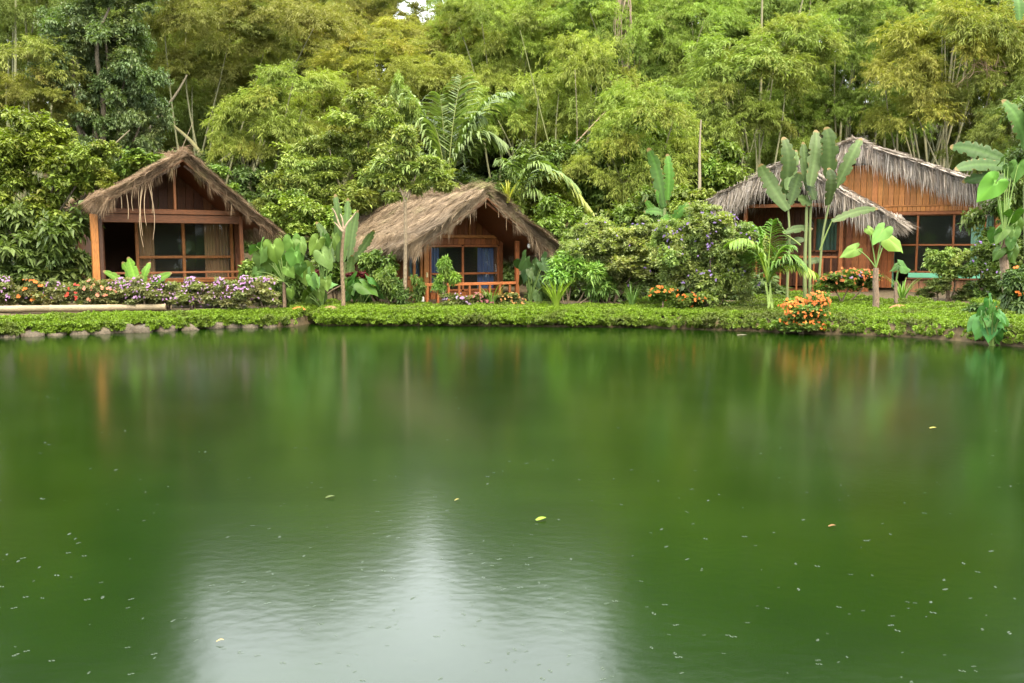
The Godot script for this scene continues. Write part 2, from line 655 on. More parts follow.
	for px in range(-40, 258, 18):
		var p := on_level(px + rf(-4, 4), 333, 0.0)
		p.z = -(bank(p.x) + rf(0.0, 0.16))
		var lift := rf(-0.06, 0.03)
		var w := rf(0.17, 0.3)
		var st := Shape.new()
		var rr := []
		for i in 7:
			var ring := PackedVector3Array()
			var lat := PI * (i / 6.0)
			for j in 10:
				var lon := -TAU * (j % 9) / 9.0
				var dir := Vector3(sin(lat) * cos(lon), cos(lat), sin(lat) * sin(lon))
				var bump := 1.0 + 0.5 * wob.get_noise_3dv(dir * 1.2 + Vector3(px, 0, 0))
				ring.append(p - edge.position + Vector3(0, lift, 0) + Vector3(signf(dir.x) * pow(absf(dir.x), 0.7) * w, signf(dir.y) * pow(absf(dir.y), 0.75) * rf(0.15, 0.17), dir.z * 0.2) * bump)
			rr.append(ring)
		st.grid(rr, [Color(1, 1, 1) * rf(0.75, 1.2)], true)
		part("stone", st, M.stone, edge)


# ---------------------------------------------------------------- cabins
# A cabin's own axes: x along its front, y up from its deck, z out of its front.
func cp(c: Node3D, px: float, py: float, z: float) -> Vector3:
	var n := c.basis.z
	var o := Vector3(0, EYE, 0)
	var r := ray(px, py)
	var k := (c.position + n * z - o).dot(n) / r.dot(n)
	return c.basis.inverse() * (o + r * k - c.position)

func post(c: Node3D, called: String, a: Vector3, b: Vector3, w: float, col: Color, parent: Node3D = null) -> MeshInstance3D:
	var s := Shape.new()
	var t := (b - a).abs()
	s.beam(a, b, w, w, 0.008, Vector3.UP if t.y < t.x else Vector3.BACK, col)
	return part(called, s, M.wood_up if t.y > maxf(t.x, t.z) else (M.wood_along if t.x > t.z else M.wood_deep), parent if parent else c)

# upright boards across [x0, x1] between two outlines lo(x), hi(x), on the plane z
func boards(c: Node3D, x0: float, x1: float, lo: Callable, hi: Callable, z: float, w: float, col: Color, spread := 0.25) -> void:
	var x := x0
	while x < x1 - 0.02:
		var bw := minf(w * rf(0.85, 1.15), x1 - x)
		var b: float = lo.call(x + bw * 0.5)
		var tl: float = hi.call(x)
		var tr: float = hi.call(x + bw)
		if minf(tl, tr) - b > 0.03:
			var k := rf(1.0 - spread, 1.0 + spread)
			var s := Shape.new()
			var col2 := Color(col.r * k, col.g * k * rf(0.94, 1.05), col.b * k * rf(0.85, 1.1))
			var zz := z + rf(-0.006, 0.006)
			var ch := 0.005
			var x2 := x + 0.004
			var x3 := x + bw - 0.004
			# front and back faces with chamfered long edges
			var ring := []
			for q in [[x2, zz - 0.012], [x2, zz + 0.012 - ch], [x2 + ch, zz + 0.012], [x3 - ch, zz + 0.012], [x3, zz + 0.012 - ch], [x3, zz - 0.012], [x2, zz - 0.012]]:
				ring.append(q)
			for i in 6:
				var p: Array = ring[i]
				var r: Array = ring[i + 1]
				var pt := lerpf(tl, tr, (p[0] - x) / bw)
				var rt := lerpf(tl, tr, (r[0] - x) / bw)
				s.quad(Vector3(p[0], b, p[1]), Vector3(p[0], pt, p[1]), Vector3(r[0], rt, r[1]), Vector3(r[0], b, r[1]), col2)
			s.quad(Vector3(x2, lerpf(tl, tr, 0.02), zz + 0.011), Vector3(x2, lerpf(tl, tr, 0.02), zz - 0.012), Vector3(x3, lerpf(tl, tr, 0.98), zz - 0.012), Vector3(x3, lerpf(tl, tr, 0.98), zz + 0.011), col2)
			part("board", s, M.wood_up, c)
		x += bw

func pleats(x0: float, x1: float, y0: float, y1: float, z: float, col: Color, wave := 0.1) -> Shape:
	var s := Shape.new()
	var rows := []
	var cols := []
	var n := int((x1 - x0) / wave * 6.0) + 4
	for i in 5:
		var u := i / 4.0
		var row := PackedVector3Array()
		for j in n + 1:
			var x := x0 + (x1 - x0) * j / n
			var amp := 0.03 + 0.012 * sin(x * 7.0)
			row.append(Vector3(x + 0.01 * sin(u * 3.0 + x * 9.0), lerpf(y1, y0, u), z + amp * sin(TAU * x / wave + sin(x * 13.0)) * (0.6 + 0.4 * u)))
		rows.append(row)
	s.grid(rows, [col])
	return s

# one window: frame with sub-parts, panes between the given uprights and rails (all in cabin axes)
func window(c: Node3D, xs: Array, ys: Array, z: float, w: float, col: Color) -> void:
	var win := holder("window", c)
	for i in xs.size():
		post(c, "mullion", Vector3(xs[i], ys[0], z), Vector3(xs[i], ys[-1], z), w, col, win)
	for j in ys.size():
		for i in xs.size() - 1:
			post(c, "rail", Vector3(xs[i] + w * 0.5, ys[j], z), Vector3(xs[i + 1] - w * 0.5, ys[j], z), w * 0.9, col, win)
	for i in xs.size() - 1:
		for j in ys.size() - 1:
			var s := Shape.new()
			s.quad(Vector3(xs[i] + w * 0.5, ys[j] + w * 0.45, z), Vector3(xs[i] + w * 0.5, ys[j + 1] - w * 0.45, z), Vector3(xs[i + 1] - w * 0.5, ys[j + 1] - w * 0.45, z), Vector3(xs[i + 1] - w * 0.5, ys[j] + w * 0.45, z))
			part("pane", s, M.glass, win)

func slab(c: Node3D, called: String, a: Vector3, b: Vector3, col: Color, m: Material = null) -> void:
	var s := Shape.new()
	s.block((a + b) * 0.5, ((b - a) * 0.5).abs(), Basis(), 0.01, col)
	part(called, s, m if m else M.wood_deep, c)

# A thatched gable roof: left eave, ridge and right eave in the verge plane (their z), running back by depth.
func thatch(c: Node3D, le: Vector3, top: Vector3, re: Vector3, depth: float, spec: Dictionary) -> void:
	var roof := holder("roof", c)
	var th: float = spec.thick
	for side in 2:
		var e: Vector3 = le if side == 0 else re
		var down := (e - top).normalized()
		var len_ := e.distance_to(top)
		var nrm := Vector3(-down.y, down.x, 0) if side == 1 else Vector3(down.y, -down.x, 0)
		if nrm.y < 0:
			nrm = -nrm
		var back := Vector3(0, 0, -depth)
		# the straw's body, sagging and uneven
		var s := Shape.new()
		var upper := []
		var lower := []
		for i in 9:
			var u := i / 8.0
			var ru := PackedVector3Array()
			var rl := PackedVector3Array()
			for j in 13:
				var w := j / 12.0
				var p := top + down * len_ * u + back * w - Vector3.UP * (0.10 * sin(PI * w) + 0.06 * sin(PI * u)) * float(spec.sag)
				var q := th * (1.0 + 0.35 * wob.get_noise_2d(p.x * 1.6 + side * 30.0, p.z * 1.6))
				ru.append(p + nrm * q * (1.0 if u < 0.99 else 0.6))
				rl.append(p)
			upper.append(ru)
			lower.append(rl)
		if side == 1:
			for r in upper:
				r.reverse()
		else:
			for r in lower:
				r.reverse()
		s.grid(upper, [(spec.pale as Color).lerp(spec.brown, 0.3)])
		var lining := Shape.new()
		lining.grid(lower, [BROWN_WOOD])
		part("board_lining", lining, M.wood_along, roof)
		if side == 0:
			for r in lower:
				r.reverse()
		else:
			for r in upper:
				r.reverse()
		for i in 8:
			for w in [0, 12]:
				s.quad(lower[i][w], upper[i][w], upper[i + 1][w], lower[i + 1][w], (spec.pale as Color).lerp(spec.brown, 0.3))
		for j in 12:
			s.quad(lower[8][j], upper[8][j], upper[8][j + 1], lower[8][j + 1], (spec.pale as Color).lerp(spec.brown, 0.3))
		part("thatch_layer", s, M.straw, roof)
		# rafters below it
		for k in 4:
			var w: float = -0.12 - (depth - 0.3) * k / 3.0
			post(c, "rafter", top + Vector3(0, -0.09 * top.y / top.y, w) + down * 0.1 - nrm * 0.05, e + Vector3(0, 0, w) - down * 0.25 - nrm * 0.05, 0.07, spec.rafter, roof)
		# loose straw laid down the slope
		for variant in 2:
			var where := []
			var tint := PackedColorArray()
			var count := int(len_ * depth * float(spec.density) * 0.5)
			for i in count:
				var u := rf(-0.02, 0.98)
				var w := rf(-0.02, 1.02)
				var p := top + down * len_ * u + back * w - Vector3.UP * (0.10 * sin(PI * clampf(w, 0, 1)) + 0.06 * sin(PI * clampf(u, 0, 1))) * float(spec.sag) + nrm * th * rf(0.95, 1.15)
				var dir := (down + Vector3(0, 0, rf(-0.45, 0.45)) + nrm * rf(-0.02, 0.14)).normalized()
				var y := dir
				var x := y.cross(nrm).normalized()
				var b := Basis(x, y, x.cross(y)).scaled(Vector3.ONE * rf(0.7, 1.25))
				where.append(Transform3D(b, p))
				tint.append(straw_tint(spec, p))
			# the ragged verge, front and back, and the eave
			for i in int(len_ * float(spec.verge)):
				var u := rf(0.0, 1.0)
				var face := 1.0 if rf(0, 1) < 0.8 else -1.0
				var p := top + down * len_ * u + nrm * th * rf(0.05, 1.0) + (Vector3.ZERO if face > 0.0 else back)
				p -= Vector3.UP * 0.06 * sin(PI * u) * float(spec.sag)
				var dir := (down * rf(0.5, 1.0) + Vector3(0, -rf(0.0, 0.35), face * rf(-0.1, 0.5)) + nrm * rf(-0.12, 0.3)).normalized()
				where.append(Transform3D(aim(dir, rf(0, TAU)).scaled(Vector3.ONE * rf(0.25, 0.55)), p - dir * 0.1))
				tint.append(straw_tint(spec, p))
			for i in int(depth * float(spec.eave)):
				var p := top + down * len_ * rf(0.93, 1.0) + back * rf(0.0, 1.0) + nrm * th * rf(0.0, 0.9)
				var dir := (down * rf(0.4, 1.0) + Vector3(rf(-0.15, 0.15), -rf(0.2, 1.3), rf(-0.2, 0.2))).normalized()
				where.append(Transform3D(aim(dir, rf(0, TAU)).scaled(Vector3.ONE * rf(0.5, 1.0)), p - dir * 0.1))
				tint.append(straw_tint(spec, p))
			# straws that hang free below the verge
			for i in int(len_ * float(spec.fringe)):
				var u := pow(rf(0.0, 1.0), 0.8)
				var p := top + down * len_ * u + nrm * th * rf(0.0, 0.5) + Vector3(0, 0, rf(-0.1, 0.06))
				var dir := Vector3(rf(-0.15, 0.15) + down.x * 0.25, -1.0, rf(-0.05, 0.2)).normalized()
				where.append(Transform3D(aim(dir, rf(0, TAU)).scaled(Vector3(0.55, rf(0.5, 1.15), 0.55) * float(spec.get("fringe_size", 1.0))), p))
				tint.append(straw_tint(spec, p))
			copies("thatch", S[spec.straw][variant], where, tint, roof)
	# the ridge: a rounded roll of straw
	var where := []
	var tint := PackedColorArray()
	for i in int(depth * 26.0):
		var p := top + Vector3(rf(-0.12, 0.12), th * rf(0.75, 1.2), -depth * rf(-0.02, 1.02))
		var dir := Vector3(rf(-1, 1), rf(-0.5, 0.25), rf(-0.7, 0.7)).normalized()
		where.append(Transform3D(aim(dir, rf(0, TAU)).scaled(Vector3.ONE * rf(0.5, 0.9)), p - dir * 0.1))
		tint.append(straw_tint(spec, p))
	copies("ridge_thatch", S[spec.straw][0], where, tint, roof)

func straw_tint(spec: Dictionary, p: Vector3) -> Color:
	var k := 0.5 + 0.5 * wob.get_noise_3dv(p * 1.7)
	var col: Color = (spec.pale as Color).lerp(spec.brown, clampf(k + rf(-0.3, 0.3), 0.0, 1.0))
	if wob.get_noise_3dv(p * 0.8 + Vector3(7, 3, 1)) > 0.35 and spec.straw == "straw":
		col = col.lerp(Color(0.15, 0.17, 0.05), rf(0.0, 0.6))
	return col * rf(0.8, 1.15)

func hanging_straw(c: Node3D, a: Vector3, l: float, col: Color, w := 0.008) -> void:
	var s := Shape.new()
	var path := PackedVector3Array()
	var rad := PackedFloat32Array()
	var sway := Vector3(rf(-0.1, 0.1), 0, rf(-0.05, 0.05))
	for i in 6:
		var u := i / 5.0
		path.append(a + Vector3.DOWN * l * u + sway * sin(u * 2.6) * l)
		rad.append(w * (1.0 - 0.6 * u))
	s.tube(path, rad, 4, col)
	part("hanging_straw", s, M.straw, c)

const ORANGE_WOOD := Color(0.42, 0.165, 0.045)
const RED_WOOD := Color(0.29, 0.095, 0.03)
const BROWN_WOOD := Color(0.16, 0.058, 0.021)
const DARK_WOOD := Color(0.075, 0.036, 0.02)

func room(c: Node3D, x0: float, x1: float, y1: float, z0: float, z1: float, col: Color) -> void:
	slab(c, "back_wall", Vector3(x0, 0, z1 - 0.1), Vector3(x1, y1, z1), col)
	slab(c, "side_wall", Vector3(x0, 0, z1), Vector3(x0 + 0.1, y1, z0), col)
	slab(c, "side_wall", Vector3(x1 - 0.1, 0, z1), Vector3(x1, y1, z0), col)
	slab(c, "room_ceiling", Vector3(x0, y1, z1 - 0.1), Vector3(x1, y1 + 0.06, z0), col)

func cabin_with_tan_curtains() -> void:
	var c := thing("thatched_cabin", "thatched wooden cabin with tan curtains, open dark doorway and brown porch rail", "cabin", P(170, 302, 24.5), deg_to_rad(33))
	c.position.y = 0.5
	var zw := -1.25
	# deck and posts
	var fl := cp(c, 92, 300, 0.1)
	var fr := cp(c, 247, 300, 0.1)
	var x := fl.x
	var nb := 0
	while x < fr.x:
		slab(c, "floor_board", Vector3(x, -0.09, -5.6), Vector3(x + 0.245, -0.02, 0.15), BROWN_WOOD * rf(0.8, 1.2))
		x += 0.25
		nb += 1
	slab(c, "floor_joist", Vector3(fl.x, -0.24, -0.05), Vector3(fr.x, -0.1, 0.07), DARK_WOOD, M.wood_along)
	var lp := cp(c, 97.5, 300, 0.0)
	var lt := cp(c, 97.5, 214, 0.0)
	post(c, "post", Vector3(lp.x, -0.4, 0), Vector3(lp.x, lt.y, 0), 0.17, ORANGE_WOOD)
	var dp := cp(c, 103.5, 300, 0.0)
	post(c, "post", Vector3(dp.x, -0.3, -0.02), Vector3(dp.x, lt.y, -0.02), 0.1, DARK_WOOD)
	var rp := cp(c, 243, 300, 0.0)
	var rt := cp(c, 243, 224, 0.0)
	post(c, "post", Vector3(rp.x, -0.4, 0), Vector3(rp.x, rt.y + 0.25, 0), 0.1, BROWN_WOOD)
	slab(c, "footing", Vector3(lp.x - 0.13, -0.5, -0.15), Vector3(lp.x + 0.22, 0.05, 0.14), Color(0.9, 0.75, 0.6), M.stone)
	# tie beam, its lower board and the king post
	var b0 := cp(c, 101, 211, 0.0)
	var b1 := cp(c, 240, 213, 0.0)
	var by := (b0.y + b1.y) * 0.5
	post(c, "tie_beam", Vector3(b0.x, by, 0.0), Vector3(b1.x, by, 0.0), 0.13, BROWN_WOOD * 0.85)
	slab(c, "lintel_board", Vector3(b0.x, by - 0.3, -0.03), Vector3(b1.x, by - 0.07, 0.03), BROWN_WOOD * 0.75, M.wood_along)
	var kp := cp(c, 174, 180, 0.0)
	post(c, "king_post", Vector3(kp.x, by + 0.066, 0), Vector3(kp.x, kp.y + 0.35, 0), 0.07, BROWN_WOOD * 1.3)
	# the wall behind the porch
	var w0 := cp(c, 99, 300, zw).x
	var w1 := cp(c, 236, 300, zw).x
	var d0 := cp(c, 105, 300, zw).x
	var d1 := cp(c, 135, 300, zw).x
	var apex := cp(c, 183, 158, 0.55)
	var eave_l := cp(c, 101, 202.5, 0.55)
	var eave_r := cp(c, 272, 233, 0.55)
	var under := func(xx: float) -> float:
		var u := (xx - apex.x) / (eave_l.x - apex.x) if xx < apex.x else (xx - apex.x) / (eave_r.x - apex.x)
		return lerpf(apex.y, eave_l.y if xx < apex.x else eave_r.y, u) - 0.12
	var hy := by - 0.12
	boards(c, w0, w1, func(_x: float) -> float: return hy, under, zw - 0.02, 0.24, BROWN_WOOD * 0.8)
	post(c, "wall_beam", Vector3(w0, hy, zw), Vector3(w1, hy, zw), 0.12, BROWN_WOOD)
	post(c, "door_jamb", Vector3(d0, -0.02, zw), Vector3(d0, hy - 0.06, zw), 0.09, BROWN_WOOD)
	var yb := cp(c, 180, 281, zw).y
	var ym := cp(c, 184, 257, zw).y
	var wx0 := cp(c, 137.5, 260, zw).x
	var wxm := cp(c, 184, 260, zw).x
	var wx1 := cp(c, 232, 260, zw).x
	window(c, [wx0, wxm, wx1], [yb, ym, hy - 0.11], zw, 0.085, ORANGE_WOOD * 0.75)
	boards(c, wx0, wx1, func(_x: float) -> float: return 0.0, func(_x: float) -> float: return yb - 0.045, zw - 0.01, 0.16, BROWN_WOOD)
	post(c, "corner_post", Vector3(w1 + 0.07, -0.02, zw), Vector3(w1 + 0.07, hy, zw), 0.13, BROWN_WOOD)
	var tan := Color(0.20, 0.115, 0.05)
	for k in [[139, 154.5], [205, 230]]:
		part("curtain", pleats(cp(c, k[0], 260, zw - 0.2).x, cp(c, k[1], 260, zw - 0.2).x, yb, hy - 0.1, zw - 0.2, tan, 0.09), M.cloth, c)
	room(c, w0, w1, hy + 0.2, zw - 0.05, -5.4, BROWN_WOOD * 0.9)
	var bed := Shape.new()
	bed.block(Vector3((wxm + wx1) * 0.5 - 0.4, 0.35, zw - 1.5), Vector3(0.8, 0.16, 1.0), Basis(), 0.08, Color(0.2, 0.19, 0.18))
	part("bed", bed, M.cloth, c)
	# porch rail
	for k in [272.5, 279]:
		var ra := cp(c, 106, k, 0.0)
		var rb := cp(c, 241.5, k, 0.0)
		post(c, "handrail", Vector3(ra.x, (ra.y + rb.y) * 0.5, 0), Vector3(rb.x, (ra.y + rb.y) * 0.5, 0), 0.055, BROWN_WOOD * 1.2)
	for k in 6:
		var q := cp(c, 118 + k * 22.0, 272, 0.0)
		var ylo := cp(c, 180, 279, 0.0).y
		post(c, "baluster", Vector3(q.x, ylo + 0.03, 0), Vector3(q.x, cp(c, 180, 272.5, 0.0).y - 0.03, 0), 0.05, BROWN_WOOD)
	var g0 := cp(c, 106, 280, 0.0)
	var g1 := cp(c, 128, 292, 0.0)
	post(c, "brace", Vector3(g0.x, g0.y, 0.03), Vector3(g1.x, g1.y, 0.03), 0.05, BROWN_WOOD * 1.2)
	# roof
	var spec := {"thick": 0.13, "sag": 1.0, "density": 60, "verge": 95, "eave": 55, "fringe": 3, "straw": "straw", "rafter": DARK_WOOD, "pale": Color(0.29, 0.205, 0.13), "brown": Color(0.12, 0.075, 0.042)}
	thatch(c, eave_l, apex, eave_r, 6.6, spec)
	var verge := Shape.new()
	verge.beam(apex + Vector3(0, -0.06, -0.05), eave_r + Vector3(0, -0.02, -0.05), 0.06, 0.12, 0.01, Vector3.BACK, BROWN_WOOD)
	part("verge_board", verge, M.wood_along, c)
	verge = Shape.new()
	verge.beam(apex + Vector3(0, -0.06, -0.05), eave_l + Vector3(0, -0.02, -0.05), 0.06, 0.12, 0.01, Vector3.BACK, BROWN_WOOD)
	part("verge_board", verge, M.wood_along, c)
	for k in [[142, 184, 50], [144, 183, 62], [146, 184, 40], [148, 183, 55], [139, 187, 24], [133, 188, 22], [126, 192, 26], [121, 196, 12], [225, 186, 20], [229, 190, 26], [150, 182, 30]]:
		var a := cp(c, k[0], k[1], 0.5)
		hanging_straw(c, a, float(k[2]) * 0.0268, Color(0.34, 0.25, 0.16) * rf(0.7, 1.1), rf(0.008, 0.016))

func cabin_with_blue_curtains() -> void:
	var c := thing("thatched_cabin", "small thatched cabin with blue curtains and red brown balustrade", "cabin", P(470, 306, 25.5), deg_to_rad(31))
	c.position.y = 0.26
	var zw := -1.1
	var yr := cp(c, 465, 284, 0.0).y
	var apex := cp(c, 487, 196, 0.65)
	var eave_l := cp(c, 416, 250, 0.65)
	var eave_r := cp(c, 556, 256, 0.65)
	var under := func(xx: float) -> float:
		var u := (xx - apex.x) / (eave_l.x - apex.x) if xx < apex.x else (xx - apex.x) / (eave_r.x - apex.x)
		return lerpf(apex.y, eave_l.y if xx < apex.x else eave_r.y, u) - 0.14
	var x0 := cp(c, 407, 300, zw).x
	var x1 := cp(c, 499, 300, zw).x
	var rp := cp(c, 517, 300, 0.0)
	var lp := cp(c, 415, 300, 0.0)
	var x := x0 - 0.1
	while x < rp.x + 0.1:
		slab(c, "floor_board", Vector3(x, -0.09, -6.4), Vector3(x + 0.245, -0.02, 0.12), BROWN_WOOD * rf(0.8, 1.2))
		x += 0.25
	var hy := cp(c, 465, 246, zw).y
	var by := cp(c, 470, 236.5, zw).y
	# front wall: boards above the beam, a band of boards below it, window, door
	post(c, "tie_beam", Vector3(x0, by, zw + 0.03), Vector3(cp(c, 511, 237, zw).x, by, zw + 0.03), 0.09, ORANGE_WOOD)
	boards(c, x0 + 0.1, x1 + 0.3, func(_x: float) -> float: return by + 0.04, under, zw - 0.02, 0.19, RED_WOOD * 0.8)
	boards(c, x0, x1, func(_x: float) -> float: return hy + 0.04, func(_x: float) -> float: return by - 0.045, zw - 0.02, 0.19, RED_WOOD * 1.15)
	var kp := cp(c, 468.5, 208, zw)
	post(c, "king_post", Vector3(kp.x, by + 0.046, zw + 0.05), Vector3(kp.x, kp.y + 0.1, zw + 0.05), 0.07, ORANGE_WOOD * 0.8)
	var yb := cp(c, 465, 290, zw).y
	var ym := cp(c, 465, 273.5, zw).y
	var wx := []
	for k in [430, 462.5, 498]:
		wx.append(cp(c, k, 260, zw).x)
	window(c, wx, [yb, ym, hy], zw, 0.07, RED_WOOD * 1.2)
	boards(c, wx[0], wx[2], func(_x: float) -> float: return 0.0, func(_x: float) -> float: return yb - 0.04, zw, 0.17, RED_WOOD)
	# glazed door with its orange frame
	var dx0 := cp(c, 406, 270, zw).x
	var dx1 := cp(c, 425, 270, zw).x
	window(c, [dx0, cp(c, 414, 270, zw).x, dx1 - 0.12], [ym - 0.1, hy], zw, 0.08, ORANGE_WOOD)
	boards(c, dx0, dx1 - 0.1, func(_x: float) -> float: return 0.0, func(_x: float) -> float: return ym - 0.15, zw, 0.17, ORANGE_WOOD)
	post(c, "door_post", Vector3(dx1, -0.02, zw + 0.04), Vector3(dx1, hy + 0.05, zw + 0.04), 0.15, ORANGE_WOOD * 1.15)
	var lock := Shape.new()
	lock.block(Vector3(dx1, ym - 0.02, zw + 0.13), Vector3(0.025, 0.07, 0.02), Basis(), 0.005, Color(0.6, 0.5, 0.25))
	part("door_lock", lock, M.stem, c)
	post(c, "corner_post", Vector3(x0 - 0.06, -0.3, zw), Vector3(x0 - 0.06, hy + 0.2, zw), 0.13, RED_WOOD)
	post(c, "corner_post", Vector3(x1 + 0.06, -0.3, zw), Vector3(x1 + 0.06, by, zw), 0.11, RED_WOOD * 0.8)
	var blue := Color(0.045, 0.08, 0.19)
	for k in [[407, 413.5], [415, 422], [430, 439], [477, 497]]:
		part("curtain", pleats(cp(c, k[0], 260, zw - 0.15).x, cp(c, k[1], 260, zw - 0.15).x, 0.05, hy - 0.05, zw - 0.15, blue, 0.11), M.cloth, c)
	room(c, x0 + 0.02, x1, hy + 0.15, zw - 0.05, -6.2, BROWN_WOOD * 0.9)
	# the side wall of boards with a small window
	var z := zw - 0.07
	var k2 := 0
	while z > -6.2:
		var s := Shape.new()
		s.block(Vector3(x0 - 0.02, (hy + 0.1) * 0.5 - 0.1, z - 0.1), Vector3(0.014, (hy + 0.3) * 0.5, 0.096), Basis(), 0.004, RED_WOOD * rf(0.8, 1.25))
		part("board", s, M.wood_up, c)
		z -= 0.2
		k2 += 1
	var sw := holder("window", c)
	var s2 := Shape.new()
	s2.block(Vector3(x0 - 0.06, 1.05, -3.4), Vector3(0.03, 0.3, 0.5), Basis(), 0.01, DARK_WOOD)
	part("frame", s2, M.wood_deep, sw)
	s2 = Shape.new()
	s2.block(Vector3(x0 - 0.094, 1.05, -3.4), Vector3(0.008, 0.24, 0.43), Basis(), 0.002, Color(0.03, 0.04, 0.03))
	part("pane", s2, M.glossy_leaf, sw)
	# balustrade and porch posts
	post(c, "post", Vector3(rp.x, -0.3, 0), Vector3(rp.x, cp(c, 517, 241, 0.0).y, 0), 0.11, RED_WOOD * 1.1)
	post(c, "handrail", Vector3(lp.x, yr, 0), Vector3(rp.x - 0.056, yr, 0), 0.08, RED_WOOD * 1.5)
	post(c, "bottom_rail", Vector3(lp.x, 0.08, 0), Vector3(rp.x - 0.056, 0.08, 0), 0.05, RED_WOOD)
	for k in 10:
		var bx := lerpf(lp.x + 0.03, rp.x - 0.25, k / 9.0)
		post(c, "baluster", Vector3(bx, 0.105, 0), Vector3(bx, yr - 0.04, 0), 0.065, RED_WOOD * rf(1.1, 1.5))
	var pipe := Shape.new()
	var pp := cp(c, 422.5, 306, 0.2)
	pipe.tube(PackedVector3Array([Vector3(pp.x, -0.3, 0.2), Vector3(pp.x, 0.3, 0.2), Vector3(pp.x, 0.32, 0.2)]), PackedFloat32Array([0.05, 0.05, 0.03]), 9, Color(0.45, 0.45, 0.42))
	part("stub_pipe", pipe, M.stem, c)
	var spec := {"thick": 0.24, "sag": 1.6, "density": 85, "verge": 85, "eave": 80, "fringe": 3, "straw": "straw", "rafter": BROWN_WOOD, "pale": Color(0.30, 0.23, 0.155), "brown": Color(0.17, 0.12, 0.075)}
	thatch(c, eave_l, apex, eave_r, 7.6, spec)
	for side in [eave_l, eave_r]:
		var verge := Shape.new()
		verge.beam(apex + Vector3(0, -0.06, -0.04), side + Vector3(0, -0.02, -0.04), 0.05, 0.11, 0.01, Vector3.BACK, BROWN_WOOD)
		part("verge_board", verge, M.wood_along, c)
	for k in [[499, 203, 14], [507, 208, 22], [536, 238, 20], [543, 240, 26], [470, 214, 10], [486, 200, 8], [540, 246, 16]]:
		hanging_straw(c, cp(c, k[0], k[1], 0.62), float(k[2]) * 0.028, Color(0.34, 0.25, 0.16) * rf(0.7, 1.1), rf(0.008, 0.014))
	var bulb := Shape.new()
	var bp := cp(c, 529, 246, 0.2)
	var rows := []
	for i in 7:
		var lat := PI * i / 6.0
		var ring := PackedVector3Array()
		for j in 9:
			ring.append(bp + Vector3(sin(lat) * cos(-TAU * j / 8.0) * 0.05, cos(lat) * 0.07, sin(lat) * sin(-TAU * j / 8.0) * 0.05))
		rows.append(ring)
	bulb.grid(rows, [Color(0.85, 0.85, 0.85)], true)
	bulb.tube(PackedVector3Array([bp + Vector3(0, 0.06, 0), bp + Vector3(0, 0.5, -0.05)]), PackedFloat32Array([0.02, 0.006]), 6, Color(0.1, 0.1, 0.1))
	part("unlit_bulb", bulb, M.stem, c)

